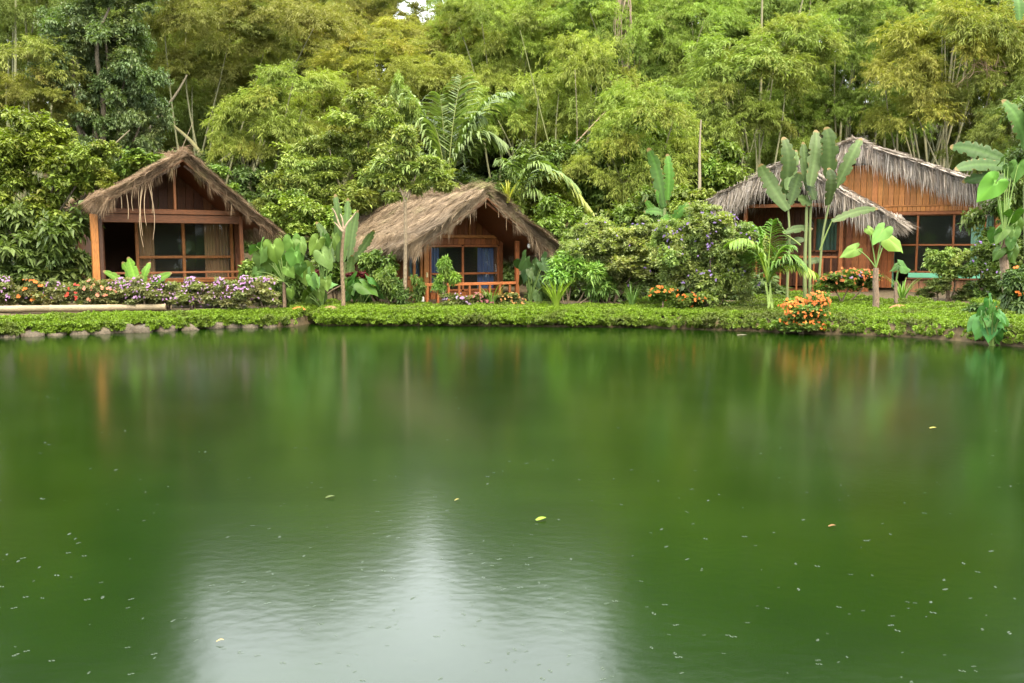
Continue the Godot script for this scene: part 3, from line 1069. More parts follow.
func cabin_with_big_window() -> void:
	var c := thing("thatched_cabin", "larger orange wooden house with grey palm thatch, green curtains and wide window", "house", P(915, 288, 27.5), deg_to_rad(-29))
	c.position.y = 0.68
	var zp := 1.9   # the porch gable stands forward
	var apex := cp(c, 853, 146, 0.55)
	var er := cp(c, 990, 192, 0.55)
	var el := Vector3(2.0 * apex.x - er.x, er.y - 0.2, apex.z)
	var pa := cp(c, 788, 167, zp + 0.5)
	var pl := cp(c, 716, 203, zp + 0.5)
	var pr := cp(c, 893, 226, zp + 0.5)
	var under := func(xx: float) -> float:
		var u := (xx - apex.x) / (er.x - apex.x) if xx > apex.x else (xx - apex.x) / (el.x - apex.x)
		return lerpf(apex.y, er.y if xx > apex.x else el.y, u) - 0.1
	var x0 := cp(c, 838, 250, 0.0).x
	var xw := cp(c, 893, 250, 0.0).x
	var x1 := cp(c, 996, 250, 0.0).x
	var y_strip := cp(c, 930, 205.5, 0.0).y
	var y_head := cp(c, 930, 213, 0.0).y
	var y_mid := cp(c, 930, 245, 0.0).y
	var y_sill := cp(c, 930, 272, 0.0).y
	# upper boards, the band of short boards, and the beam over the window
	boards(c, x0 - 0.6, x1, func(_x: float) -> float: return y_strip, func(xx: float) -> float: return minf(under.call(xx), apex.y - 0.55), 0.02, 0.17, ORANGE_WOOD * 1.18, 0.2)
	post(c, "ledger", Vector3(x0, y_strip, 0.06), Vector3(x1, y_strip, 0.06), 0.05, ORANGE_WOOD)
	boards(c, xw - 0.3, x1, func(_x: float) -> float: return y_head + 0.06, func(_x: float) -> float: return y_strip - 0.028, 0.05, 0.13, ORANGE_WOOD * 1.25, 0.15)
	post(c, "lintel", Vector3(xw - 0.3, y_head, 0.03), Vector3(x1, y_head, 0.03), 0.1, RED_WOOD)
	boards(c, x0, xw, func(_x: float) -> float: return 0.0, func(_x: float) -> float: return y_strip - 0.028, 0.0, 0.18, RED_WOOD * 1.35)
	var xs := []
	for k in [893.5, 917, 953, 984]:
		xs.append(cp(c, k, 245, 0.0).x)
	window(c, xs, [y_sill, y_mid, y_head - 0.05], 0.0, 0.06, RED_WOOD)
	# low wall of boards under the window with a mint board on top
	boards(c, cp(c, 905, 285, 0.12).x, cp(c, 988, 285, 0.12).x, func(_x: float) -> float: return -0.25, func(_x: float) -> float: return y_sill - 0.25, 0.12, 0.2, Color(0.42, 0.20, 0.10))
	slab(c, "ledge", Vector3(cp(c, 905, 285, 0.1).x, y_sill - 0.23, 0.02), Vector3(cp(c, 988, 285, 0.1).x, y_sill - 0.18, 0.22), BROWN_WOOD, M.wood_along)
	slab(c, "mint_board", Vector3(cp(c, 908, 275, 0.06).x, y_sill - 0.175, 0.04), Vector3(cp(c, 981, 275, 0.06).x, y_sill - 0.03, 0.08), Color(0.14, 0.42, 0.26), M.stem)
	post(c, "corner_post", Vector3(x1 + 0.02, -0.4, 0.02), Vector3(x1 + 0.02, y_strip, 0.02), 0.15, RED_WOOD)
	var green := Color(0.16, 0.32, 0.22)
	for k in [[889, 895], [970, 993]]:
		part("curtain", pleats(cp(c, k[0], 250, -0.16).x, cp(c, k[1], 250, -0.16).x, 0.02, y_head - 0.06, -0.16, green, 0.13), M.cloth, c)
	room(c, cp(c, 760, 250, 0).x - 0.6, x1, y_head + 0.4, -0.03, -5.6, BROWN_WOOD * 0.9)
	# the porch: back wall with a window, beam, posts, rail
	var bw0 := cp(c, 735, 250, 0.0).x
	boards(c, bw0, x0, func(_x: float) -> float: return 0.0, func(_x: float) -> float: return y_strip, 0.01, 0.2, BROWN_WOOD * 0.9)
	var pw := []
	for k in [806, 815, 838]:
		pw.append(cp(c, k, 235, 0.12).x)
	window(c, [pw[0], pw[1], pw[2]], [cp(c, 820, 251, 0.12).y, cp(c, 820, 218, 0.12).y], 0.12, 0.07, RED_WOOD)
	part("curtain", pleats(pw[1], pw[2], cp(c, 820, 250, 0.06).y, cp(c, 820, 219, 0.06).y, 0.06, Color(0.07, 0.15, 0.11), 0.13), M.cloth, c)
	var px0 := cp(c, 742, 205, zp).x
	var px1 := cp(c, 842, 205, zp).x
	var pby := cp(c, 795, 205.5, zp).y
	post(c, "porch_beam", Vector3(px0, pby, zp), Vector3(px1 + 0.6, pby, zp), 0.11, RED_WOOD)
	for k in [745, 841]:
		var q := cp(c, k, 250, zp).x
		post(c, "post", Vector3(q, -0.5, zp), Vector3(q, pby - 0.055, zp), 0.11, RED_WOOD)
	var punder := func(xx: float) -> float:
		var u := (xx - pa.x) / (pr.x - pa.x) if xx > pa.x else (xx - pa.x) / (pl.x - pa.x)
		return lerpf(pa.y, pr.y if xx > pa.x else pl.y, u) - 0.12
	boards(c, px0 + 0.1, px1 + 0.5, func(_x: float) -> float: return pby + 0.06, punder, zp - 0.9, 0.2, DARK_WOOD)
	var prail := cp(c, 800, 257, zp).y
	post(c, "handrail", Vector3(px0 + 0.1, prail, zp), Vector3(px1 - 0.06, prail, zp), 0.07, RED_WOOD)
	for k in 11:
		var q := lerpf(px0 + 0.25, px1 - 0.25, k / 10.0)
		post(c, "baluster", Vector3(q, -0.05, zp), Vector3(q, prail - 0.035, zp), 0.05, RED_WOOD * rf(0.8, 1.2))
	var x := px0 - 0.2
	while x < px1 + 0.2:
		slab(c, "floor_board", Vector3(x, -0.12, 0.03), Vector3(x + 0.245, -0.05, zp + 0.15), BROWN_WOOD * rf(0.8, 1.2))
		x += 0.25
	# side boards of the corner that shows between porch and window
	boards(c, px1 + 0.07, px1 + 0.75, func(_x: float) -> float: return -0.2, func(_x: float) -> float: return pby - 0.06, zp - 0.6, 0.18, RED_WOOD * 1.3)
	var grey := {"thick": 0.16, "sag": 0.8, "density": 55, "verge": 60, "eave": 50, "fringe": 30, "fringe_size": 1.45, "straw": "fringe", "rafter": DARK_WOOD, "pale": Color(0.44, 0.395, 0.35), "brown": Color(0.22, 0.18, 0.15)}
	thatch(c, el, apex, er, 6.5, grey)
	thatch(c, pl, pa, pr, 2.4, grey)


# ---------------------------------------------------------------- trees
func crown(parent: Node3D, kind: String, lobes: Array, col: Color, called := "crown") -> void:
	var mean := 0.0
	for l in lobes:
		var q: Vector3 = l[1]
		mean += pow(q.x * q.y * q.z, 1.0 / 3.0) / lobes.size()
	var best := 0
	for i in 3:
		if absf(log(MASSES[kind][i][0] / mean)) < absf(log(MASSES[kind][best][0] / mean)):
			best = i
	var r: float = MASSES[kind][best][0]
	var where := [[], []]
	var tint := [PackedColorArray(), PackedColorArray()]
	for i in lobes.size():
		var rad: Vector3 = lobes[i][1]
		# each lobe is drawn twice: one mass turned inside another, so that no two look alike
		for k in 2:
			var f := 1.0 if k == 0 else 0.8
			var b := Basis.from_scale(rad / r * f) * Basis(Vector3.UP, rf(0, TAU)) * Basis.from_scale(Vector3(1, 1, 1 if rf(0, 1) < 0.5 else -1))
			where[(i + k) % 2].append(Transform3D(b, lobes[i][0] + rdir() * rad * 0.12))
			var tone := rf(1.0, 1.45)
			tint[(i + k) % 2].append(Color(col.r * tone * rf(0.93, 1.1), col.g * tone, col.b * tone * rf(0.85, 1.1)))
	for k in 2:
		copies(called, S[kind][best][k], where[k], tint[k], parent)

func limb(parent: Node3D, called: String, a: Vector3, b: Vector3, r0: float, r1: float, col: Color, bend := 0.06, m: Material = null, sag := 0.0) -> MeshInstance3D:
	var s := Shape.new()
	var path := PackedVector3Array()
	var rad := PackedFloat32Array()
	var l := a.distance_to(b)
	var off := rdir() * bend * l
	var off2 := rdir() * bend * 0.5 * l
	var steps := 9
	for i in steps + 1:
		var u := float(i) / steps
		path.append(a.lerp(b, u) + off * sin(PI * u) + off2 * sin(TAU * u) + Vector3.UP * sag * l * sin(PI * u))
		rad.append(lerpf(r0, r1, u) * (1.0 + 0.25 * maxf(0.0, 0.12 - u) / 0.12))
	s.tube(path, rad, 8, col, 0.05)
	return part(called, s, m if m else M.bark, parent)

# lobes: [px, py, rx, ry, depth offset]; sizes in the photograph's pixels at the tree's depth
func lobes_at(o: Node3D, lobes: Array, d: float) -> Array:
	var out := []
	for l in lobes:
		var dd: float = d + (l[4] if l.size() > 4 else 0.0)
		var k := dd / FOCAL
		out.append([P(l[0], l[1], dd) - o.position, Vector3(l[2] * k, l[3] * k, (l[2] * 0.5 + l[3] * 0.5) * k)])
	return out

func tree(called: String, label: String, group: String, kind: String, px: float, d: float, lobes: Array, col: Color, density: float, size := 1.0, trunk_r := 0.14, bark := Color(0.14, 0.115, 0.08)) -> Node3D:
	var o := thing(called, label, "tree", stand(px, 250, d), 0.0, group)
	var ls := lobes_at(o, lobes, d)
	var top := Vector3.ZERO
	for l in ls:
		top += l[0] / ls.size()
	var fork := top * 0.55
	limb(o, "trunk", Vector3(0, -0.3, 0), fork, trunk_r, trunk_r * 0.6, bark)
	for l in ls:
		limb(o, "limb", fork, l[0], trunk_r * 0.5, trunk_r * 0.12, bark, 0.1)
	crown(o, kind, ls, col)
	return o

func bamboo(label: String, px: float, d: float, lobes: Array, col: Color, density := 17.0, culms := 2, size := 1.0, culm_col := Color(0.14, 0.14, 0.07)) -> Node3D:
	var o := thing("bamboo_clump", label, "bamboo", stand(px, 230, d), 0.0, "bamboo clumps behind the cabins")
	var ls := lobes_at(o, lobes, d)
	for l in ls:
		l[1] *= 1.14
		for k in culms:
			var a := Vector3(rf(-0.9, 0.9), -0.3, rf(-0.7, 0.7))
			var b: Vector3 = l[0] + rdir() * (l[1] as Vector3) * 0.4
			limb(o, "culm", a, b, 0.055, 0.02, culm_col * rf(0.8, 1.2), 0.03, M.stem, 0.03)
	crown(o, "bamboo", ls, col, "foliage")
	return o

const YELLOW_BAMBOO := Color(0.22, 0.235, 0.05)
const LIME_BAMBOO := Color(0.20, 0.25, 0.052)
const GREEN_BAMBOO := Color(0.145, 0.205, 0.048)
const OLIVE_BAMBOO := Color(0.178, 0.195, 0.05)
const DARKER_BAMBOO := Color(0.135, 0.175, 0.042)  # a darker, duller leaf green than GREEN_BAMBOO

func make_wood() -> void:
	# from the tall dark corner by the tan-curtained cabin to the tall stand behind the big house
	bamboo("tall green bamboo at the end of the wood beside the dark leafy tree", 20, 34.0, [[15, 15, 60, 40], [-40, -60, 60, 50], [40, -90, 70, 55], [100, -50, 50, 40], [20, -170, 80, 55], [100, -150, 60, 45], [-60, -160, 60, 60]], DARKER_BAMBOO, 14.0)
	bamboo("drooping tawny bamboo tuft left of the dark leafy tree", 20, 29.0, [[18, 75, 52, 32], [-20, 100, 50, 34], [40, 105, 34, 22]], OLIVE_BAMBOO, 18.0)
	bamboo("olive bamboo plumes rising behind the roof of the tan-curtained cabin", 205, 40.0, [[190, 20, 55, 40], [240, 50, 50, 34], [205, 75, 50, 30, 1.0], [290, 15, 60, 40]], OLIVE_BAMBOO, 17.0)
	bamboo("bamboo with leaning culms close behind the roof peak of the tan-curtained cabin", 200, 44.0, [[175, 105, 40, 34], [220, 130, 45, 45], [185, 160, 40, 40], [260, 95, 50, 40]], DARKER_BAMBOO, 12.0, 5)
	bamboo("bright feathery bamboo plume hanging between the tan- and blue-curtained cabins", 270, 33.0, [[262, 128, 48, 38], [300, 95, 52, 32], [232, 150, 28, 24], [285, 165, 34, 26]], LIME_BAMBOO, 19.0)
	bamboo("rounded yellow green bamboo crown behind the leafy tree with pale sprays", 385, 40.0, [[385, 68, 62, 32], [335, 95, 50, 30], [430, 85, 45, 30], [360, 125, 60, 36]], YELLOW_BAMBOO, 19.0)
	bamboo("tawny bamboo tops below the gap of white sky", 330, 47.0, [[330, 25, 50, 34], [355, 50, 40, 28], [440, 38, 40, 24], [410, 45, 40, 24]], OLIVE_BAMBOO * 1.15, 15.0)
	bamboo("pale yellow green bamboo rising right of the sky gap", 510, 45.0, [[480, 25, 46, 40], [530, 50, 52, 44], [575, 15, 50, 36], [500, 85, 45, 36], [545, 110, 45, 36]], LIME_BAMBOO * 1.05, 17.0)
	bamboo("bamboo with two thin bare leaning culms above the blue-curtained cabin", 555, 38.0, [[545, 100, 40, 34], [600, 70, 42, 40], [500, 125, 40, 34], [585, 130, 45, 36]], LIME_BAMBOO, 16.0)
	bamboo("bushy lime bamboo on the slope behind the purple flowered shrubs", 645, 33.0, [[650, 120, 52, 40], [655, 170, 48, 40], [622, 150, 38, 34], [690, 190, 34, 34], [600, 175, 36, 30]], LIME_BAMBOO * 1.05, 18.0)
	bamboo("bamboo mass behind the vine covered trunk", 640, 43.0, [[600, 20, 50, 36], [650, 50, 46, 44], [690, 20, 50, 36], [700, 75, 40, 36], [665, 85, 40, 30]], GREEN_BAMBOO * 1.2, 16.0)
	bamboo("broad bright bamboo crown left of the big house", 745, 37.0, [[745, 70, 62, 36], [715, 100, 46, 32], [790, 50, 50, 34], [740, 130, 44, 30], [700, 140, 34, 30]], LIME_BAMBOO, 19.0)
	bamboo("high bamboo tops far above the porch of the big house", 745, 46.0, [[720, 15, 56, 36], [790, 5, 60, 34], [740, -45, 70, 40], [820, -55, 70, 44], [690, -75, 60, 40], [760, -120, 80, 50], [840, -150, 80, 60]], GREEN_BAMBOO * 1.1, 15.0)
	bamboo("bamboo with tall bare culms above the ridge of the big house", 845, 40.0, [[840, 60, 50, 40], [880, 110, 44, 40], [805, 105, 40, 36], [860, 20, 56, 34], [790, 150, 40, 34]], GREEN_BAMBOO * 1.15, 15.0, 2, 1.0, Color(0.14, 0.13, 0.07))
	bamboo("arching yellow green bamboo over the right slope of the grey thatch", 950, 36.0, [[940, 55, 62, 40], [985, 35, 50, 36], [905, 85, 44, 36], [930, 110, 46, 28], [990, 85, 40, 30]], YELLOW_BAMBOO, 18.0, 1, 1.0, Color(0.14, 0.13, 0.07))
	bamboo("stand of many bamboo culms deep behind the big house", 930, 46.0, [[880, 30, 60, 40], [960, 0, 70, 44], [1040, 60, 60, 50], [920, -60, 80, 50], [1020, -80, 80, 60], [900, -150, 80, 60], [1010, -180, 90, 60]], DARKER_BAMBOO * 1.2, 13.0, 2, 1.0, Color(0.14, 0.13, 0.07))
	bamboo("bamboo thicket beyond the right end of the big house", 1040, 34.0, [[1030, 130, 50, 44], [1060, 80, 50, 50], [990, 150, 34, 26, 4.0], [1050, 190, 50, 50]], DARKER_BAMBOO, 12.0, 2, 1.0, Color(0.14, 0.13, 0.07))
	bamboo("high bamboo rank behind the olive plumes over the tan-curtained cabin", 240, 49.0, [[150, 5, 60, 40], [215, 2, 60, 34], [270, 5, 56, 40], [320, 0, 44, 34], [180, 60, 60, 40], [260, 60, 60, 44], [320, 70, 50, 40], [150, 110, 50, 44], [230, 110, 50, 40]], OLIVE_BAMBOO * 0.9, 17.0, 1)
	bamboo("high bamboo rank behind the pale bamboo right of the sky gap", 560, 50.0, [[480, 0, 40, 34], [530, 2, 56, 32], [600, 0, 56, 32], [650, 0, 50, 40], [460, 60, 44, 34], [520, 60, 60, 50], [600, 70, 56, 50], [660, 60, 50, 44], [560, 120, 60, 44], [640, 130, 50, 40], [480, 120, 50, 40]], GREEN_BAMBOO * 1.2, 17.0, 1)
	bamboo("high bamboo rank far behind the broad bright crown", 720, 51.0, [[690, -10, 60, 50], [760, -10, 60, 50], [700, 60, 60, 50], [770, 80, 60, 50], [700, -90, 70, 60], [780, -90, 70, 60], [720, 130, 60, 40], [690, -170, 70, 60], [770, -190, 80, 60], [840, 20, 60, 50]], GREEN_BAMBOO * 1.15, 17.0, 1)
	bamboo("high bamboo rank far behind the grey thatch", 930, 52.0, [[870, -20, 70, 50], [950, -30, 70, 50], [1030, -20, 70, 60], [890, 60, 60, 50], [970, 60, 60, 50], [1030, 60, 60, 50], [870, -110, 80, 60], [960, -110, 80, 60], [1050, -110, 80, 60], [900, -200, 90, 60], [1010, -230, 90, 60]], GREEN_BAMBOO, 17.0, 1)
	bamboo("tall bamboo rank beyond the dark leafy tree", 60, 42.0, [[30, 40, 60, 50], [110, 30, 60, 50], [-40, 0, 70, 60], [60, -50, 70, 60], [130, -40, 40, 40], [0, -130, 80, 60], [80, -140, 60, 60], [20, -220, 80, 60], [90, -215, 50, 50], [40, 110, 60, 50], [120, 110, 50, 50]], DARKER_BAMBOO * 1.1, 17.0, 1)
	bamboo("topmost bamboo behind the tawny tops left of the sky gap", 280, 53.0, [[150, -44, 60, 34], [215, -40, 60, 34], [280, -46, 56, 34], [345, -34, 46, 30], [370, -6, 34, 26], [185, -14, 60, 34], [255, -14, 60, 34], [325, -2, 50, 32], [215, 20, 60, 34], [300, 20, 60, 34], [365, 30, 40, 26], [400, 36, 36, 20]], OLIVE_BAMBOO, 17.0, 1)
	bamboo("topmost bamboo behind the pale bamboo right of the sky gap", 540, 54.0, [[486, -34, 30, 28], [525, -44, 50, 32], [580, -40, 60, 34], [640, -46, 56, 36], [480, -2, 28, 26], [545, -8, 56, 34], [610, -10, 60, 34], [520, 25, 50, 32], [600, 25, 60, 32], [445, 36, 40, 20], [470, 24, 30, 24]], LIME_BAMBOO, 17.0, 1)
	# the wood that closes the view farther up the slope, too far to tell plants apart
	var where := []
	var tint := PackedColorArray()
	for i in 760:
		var px := rf(-260, 1290)
		var d := rf(54, 66)
		var top := 20.0
		if px < 150:
			top = -170.0
		elif px > 670:
			top = -160.0
		elif px > 375 and px < 462:
			top = -14.0 if px < 404 or px > 456 else 64.0
		elif px < 375:
			top = -40.0
		else:
			top = -44.0
		top += 26.0 * wob.get_noise_1d(px * 0.02)
		var p := P(px, lerpf(top, 235.0, pow(rf(0, 1), 1.15)), d)
		var k := rf(0.6, 1.3) * (1.0 + 0.5 * wob.get_noise_2d(px * 0.012, p.y * 0.25))
		var grow := (Vector3(rf(-0.3, 0.3), 1.0, rf(0.0, 0.4))).normalized()
		where.append(Transform3D(aim(grow, rf(0, TAU)).scaled(Vector3.ONE * rf(0.8, 1.3)), p))
		tint.append(Color(0.15 * k, 0.17 * k, 0.036 * k))
	var far := copies("far_wood", S.bamboo[2][0], where, tint, self)
	tag(far, "far wooded slope seen dimly between the bamboo", "wood")
	for k in 16:
		var px := rf(760, 1040)
		var o := stand(px, 200, rf(41, 53))
		var s := Shape.new()
		var hgt := rf(8, 14)
		s.tube(PackedVector3Array([o, o + Vector3(rf(-0.3, 0.3), hgt * 0.5, 0), o + Vector3(rf(-1.2, 1.2), hgt, rf(-0.5, 0.5))]), PackedFloat32Array([0.075, 0.06, 0.03]), 6, Color(0.14, 0.13, 0.07) * rf(0.8, 1.2))
		var b := part(numbered("bamboo_culm"), s, M.stem, self)
		tag(b, "bare bamboo culm standing in the thicket behind the big house", "bamboo culm", "bare culms behind the big house")
	# broad-leaved trees
	tree("leafy_tree", "tall dark tree with glossy blue green leaves beside the tan-curtained cabin", "", "broad", 95, 30.0, [[105, 35, 46, 34], [75, 80, 40, 36], [125, 80, 36, 34], [95, 130, 44, 36], [140, 125, 26, 30], [70, 20, 34, 28], [120, -10, 40, 26], [95, 165, 36, 26]], Color(0.095, 0.135, 0.06), 30.0, 0.85, 0.22)
	tree("leafy_tree", "yellow green leafy tree with hanging twigs left of the tan-curtained cabin", "", "broad", 30, 24.5, [[25, 150, 40, 30], [65, 175, 38, 26], [15, 195, 34, 28], [90, 160, 26, 18], [50, 140, 30, 18], [100, 185, 18, 14], [40, 215, 34, 20]], Color(0.14, 0.185, 0.028), 34.0, 0.85, 0.08)
	tree("leafy_tree", "dark green large-leaved shrub tree touching the left post of the tan-curtained cabin", "", "large", 50, 23.8, [[55, 235, 26, 24], [25, 250, 30, 24], [65, 262, 20, 18], [30, 275, 34, 14], [5, 225, 24, 26]], Color(0.085, 0.125, 0.03), 34.0, 0.7, 0.09)
	tree("leafy_tree", "light green long-leaved tree between the tan- and blue-curtained cabins", "", "long", 340, 30.5, [[330, 150, 50, 30], [375, 115, 40, 26], [300, 180, 38, 26], [385, 165, 46, 24], [345, 195, 44, 22], [425, 172, 34, 14], [400, 105, 16, 26], [290, 205, 34, 20]], Color(0.2, 0.26, 0.065), 30.0, 0.8, 0.12)
	tree("leafy_tree", "small bushy tree close behind the elephant ears between the two cabins", "", "broad", 300, 27.5, [[290, 215, 30, 20], [330, 222, 30, 18], [268, 232, 22, 16], [310, 240, 30, 14]], Color(0.16, 0.23, 0.04), 32.0, 0.9, 0.07)
	tree("leafy_tree", "dark round-leaved tree on the slope above the blue-curtained cabin roof", "", "large", 570, 34.0, [[575, 165, 36, 28], [610, 200, 34, 26], [540, 160, 30, 24], [580, 210, 36, 20]], Color(0.09, 0.14, 0.03), 28.0, 0.75, 0.1)
	tree("leafy_tree", "shaded leafy tree at the right end of the big house", "", "broad", 1030, 24.0, [[1012, 220, 30, 30], [1030, 180, 30, 34], [1018, 262, 30, 26], [1040, 130, 36, 30], [1005, 190, 16, 20]], Color(0.10, 0.15, 0.035), 34.0, 0.9, 0.12)
	# low mixed growth on the slope between the cabins
	var mixed := [[560, 225, 24, "broad", Color(0.12, 0.19, 0.03), 29.5, "bright green shrub at the right eave of the blue-curtained cabin"], [595, 240, 26, "fine", Color(0.115, 0.15, 0.03), 28.0, "fine leaved olive shrub behind the loose olive shrub"], [640, 225, 30, "broad", Color(0.11, 0.16, 0.03), 29.5, "leafy shrub below the banana plant with two long dark leaves"], [690, 215, 26, "broad", Color(0.14, 0.2, 0.03), 29.0, "bright shrub above the big purple flowered shrub"], [575, 262, 22, "long", Color(0.12, 0.19, 0.03), 27.0, "long leaved shrub behind the rosette plant right of the balustrade"], [540, 200, 26, "long", Color(0.14, 0.19, 0.03), 31.5, "long leaved shrub below the arching palm by the blue-curtained cabin"], [720, 175, 26, "broad", Color(0.13, 0.2, 0.03), 32.5, "bright shrub beside the short dead stump pole"], [705, 240, 24, "fine", Color(0.10, 0.16, 0.03), 27.5, "fine leaved shrub behind the top of the big purple flowered shrub"], [500, 200, 26, "broad", Color(0.1, 0.15, 0.03), 33.0, "shrub behind the ridge end of the blue-curtained cabin"], [440, 185, 26, "broad", Color(0.13, 0.19, 0.04), 34.0, "pale shrub between the tall palm and the thatch of the blue-curtained cabin"], [250, 195, 24, "broad", Color(0.07, 0.12, 0.03), 32.0, "dark shrub above the right slope of the tan-curtained cabin roof"], [185, 175, 28, "broad", Color(0.07, 0.11, 0.03), 35.0, "dark shrub behind the ridge of the tan-curtained cabin"], [130, 180, 24, "broad", Color(0.10, 0.16, 0.03), 31.0, "shrub behind the left slope of the tan-curtained cabin roof"], [625, 260, 26, "broad", Color(0.08, 0.13, 0.03), 26.5, "dark shrub between the two purple flowered shrubs"], [30, 225, 34, "broad", Color(0.08, 0.12, 0.03), 28.0, "shaded shrub behind the yellow green tree by the tan-curtained cabin"], [650, 150, 24, "broad", Color(0.10, 0.16, 0.03), 34.0, "shrub at the foot of the bushy lime bamboo"]]
	for q in mixed:
		bush("wild_shrub", q[6], "wild shrubs on the slope", q[3], q[0], q[5], [[q[0], q[1], q[2] * 1.2, q[2]], [q[0] + rf(-14, 14), q[1] + q[2] * 0.8, q[2], q[2] * 0.7]], q[4], 30.0, 0.9)
	# bare poles and vines
	var poles := [[[157, 120], [187, 75], 36.0, 0.085, "thick grey fallen bamboo pole slanting above the tan-curtained cabin", Color(0.22, 0.19, 0.13)], [[186, 140], [154, 108], 36.5, 0.09, "mossy dead trunk crossing the fallen pole behind the cabin ridge", Color(0.28, 0.26, 0.12)], [[84, 186], [130, 130], 27.5, 0.05, "thin pale bare stem leaning above the left slope of the tan-curtained cabin", Color(0.27, 0.23, 0.15)], [[222, 160], [255, 135], 36.0, 0.06, "grey pole half hidden in the plume right of the cabin ridge", Color(0.34, 0.33, 0.22)], [[566, 190], [520, 30], 35.0, 0.04, "long pale bamboo culm leaning above the blue-curtained cabin", Color(0.22, 0.24, 0.09)], [[578, 195], [575, 70], 34.5, 0.035, "upright pale bare stem beside the leaning bamboo culm", Color(0.25, 0.22, 0.14)], [[699, 155], [701, 120], 31.0, 0.075, "short dead grey stump pole in the lime bamboo", Color(0.30, 0.25, 0.18)], [[180, 155], [193, 122], 33.0, 0.03, "thin dry stick standing up from the ridge of the tan-curtained cabin", Color(0.36, 0.30, 0.2)], [[587, 132], [605, 112], 35.0, 0.05, "bent bare branch in the bamboo above the slope", Color(0.36, 0.26, 0.17)]]
	for q in poles:
		var a := P(q[0][0], q[0][1], q[2])
		var b := P(q[1][0], q[1][1], q[2] + 0.6)
		var o := thing("bare_pole", q[4], "pole", a)
		limb(o, "shaft", (a - b) * (2.2 if absf(q[0][0] - q[1][0]) < 20 else 0.5), b - a, q[3], float(q[3]) * 0.35, q[5] * 0.6, 0.03, M.bark)
	var vt := thing("vine_covered_trunk", "brown trunk wrapped in dry hanging vines at the top of the wood", "tree", stand(625, 200, 42.0))
	var va := P(622, 62, 42.0) - vt.position
	limb(vt, "trunk", Vector3(0, -0.3, 0), P(624, -60, 42.5) - vt.position, 0.22, 0.15, Color(0.26, 0.2, 0.14), 0.01)
	for k in 14:
		var s := P(624 + rf(-9, 9), rf(-30, 20), 41.6) - vt.position
		limb(vt, "vine", s, s + Vector3(rf(-0.3, 0.3), -rf(1.2, 3.0), rf(-0.2, 0.2)), 0.022, 0.01, Color(0.28, 0.21, 0.15) * rf(0.6, 1.1), 0.05, M.stem)
	for q in [[978, 60, 26], [990, 60, 24]]:
		var a := P(q[0], q[1], 35.0)
		var o := thing("dry_vine", "tangle of dry brown bamboo twigs hanging in the foliage", "dry twigs", a, 0.0, "dry twigs in the bamboo")
		for k in 16:
			limb(o, "twig", Vector3(rf(-0.5, 0.5), rf(-0.2, 0.2), rf(-0.3, 0.3)), Vector3(rf(-1.1, 1.1), -rf(0.2, 0.045 * q[2]), rf(-0.5, 0.5)), 0.014, 0.006, Color(0.22, 0.15, 0.09) * rf(0.6, 1.2), 0.12, M.stem)

# trees on the shore behind the camera: the windows mirror them
func make_far_shore() -> void:
	for k in 17:
		var an := deg_to_rad(-104.0 + 13.0 * k)
		var r := 34.0 + rf(-2, 3)
		var o := thing("shore_tree", "broad leafy tree on the opposite shore mirrored in the cabin windows", "tree", Vector3(sin(an) * r, -0.4, cos(an) * r), 0.0, "trees on the opposite shore")
		limb(o, "trunk", Vector3.ZERO, Vector3(0, 5, 0), 0.3, 0.2, Color(0.2, 0.15, 0.1))
		crown(o, "large", [[Vector3(0, 6.5, 0), Vector3(5, 3.5, 4)], [Vector3(rf(-3, 3), 3, -1), Vector3(5, 3.2, 3)], [Vector3(rf(-2, 2), 10, 1), Vector3(3.6, 2.8, 3)], [Vector3(3.5, 6, 2), Vector3(4, 3.4, 3)], [Vector3(-3.5, 4, 2), Vector3(4, 3.8, 3)], [Vector3(0, 2, 3), Vector3(5, 2.6, 2)]], Color(0.07, 0.12, 0.03))

func bush(called: String, label: String, group: String, kind: String, px: float, d: float, lobes: Array, col: Color, density: float, size := 1.0, flowers: Array = [], category := "shrub") -> Node3D:
	var o := thing(called, label, category, stand(px, 290, d), 0.0, group)
	if called == "roof_fern":
		o.position = P(lobes[0][0], lobes[0][1] + 6.0, d)
	var ls := lobes_at(o, lobes, d)
	for l in ls:
		limb(o, "stem", Vector3(rf(-0.05, 0.05), -0.1, rf(-0.05, 0.05)), l[0], 0.03, 0.01, Color(0.2, 0.15, 0.1), 0.08)
	crown(o, kind, ls, col, "foliage")
	# flowers: [colour, how many, size, share of the shell from below]
	for f in flowers:
		var where := []
		var tint := PackedColorArray()
		for i in int(f[1]):
			var l = ls[rng.randi_range(0, ls.size() - 1)]
			var dir := rdir()
			dir.z = absf(dir.z)
			dir.y = absf(dir.y) * 1.0 if rf(0, 1) < 0.75 else dir.y
			var p: Vector3 = l[0] + dir.normalized() * (l[1] as Vector3) * rf(0.85, 1.12)
			where.append(Transform3D(aim((dir + Vector3(0, 0.4, 0.7) + rdir() * 0.4).normalized(), rf(0, TAU)).scaled(Vector3.ONE * float(f[2]) * rf(0.7, 1.3)), p))
			var k := rf(0.75, 1.15)
			tint.append(Color(f[0].r * k, f[0].g * k * rf(0.85, 1.15), f[0].b * k))
		copies("blossoms", blossom(), where, tint, o)
	return o

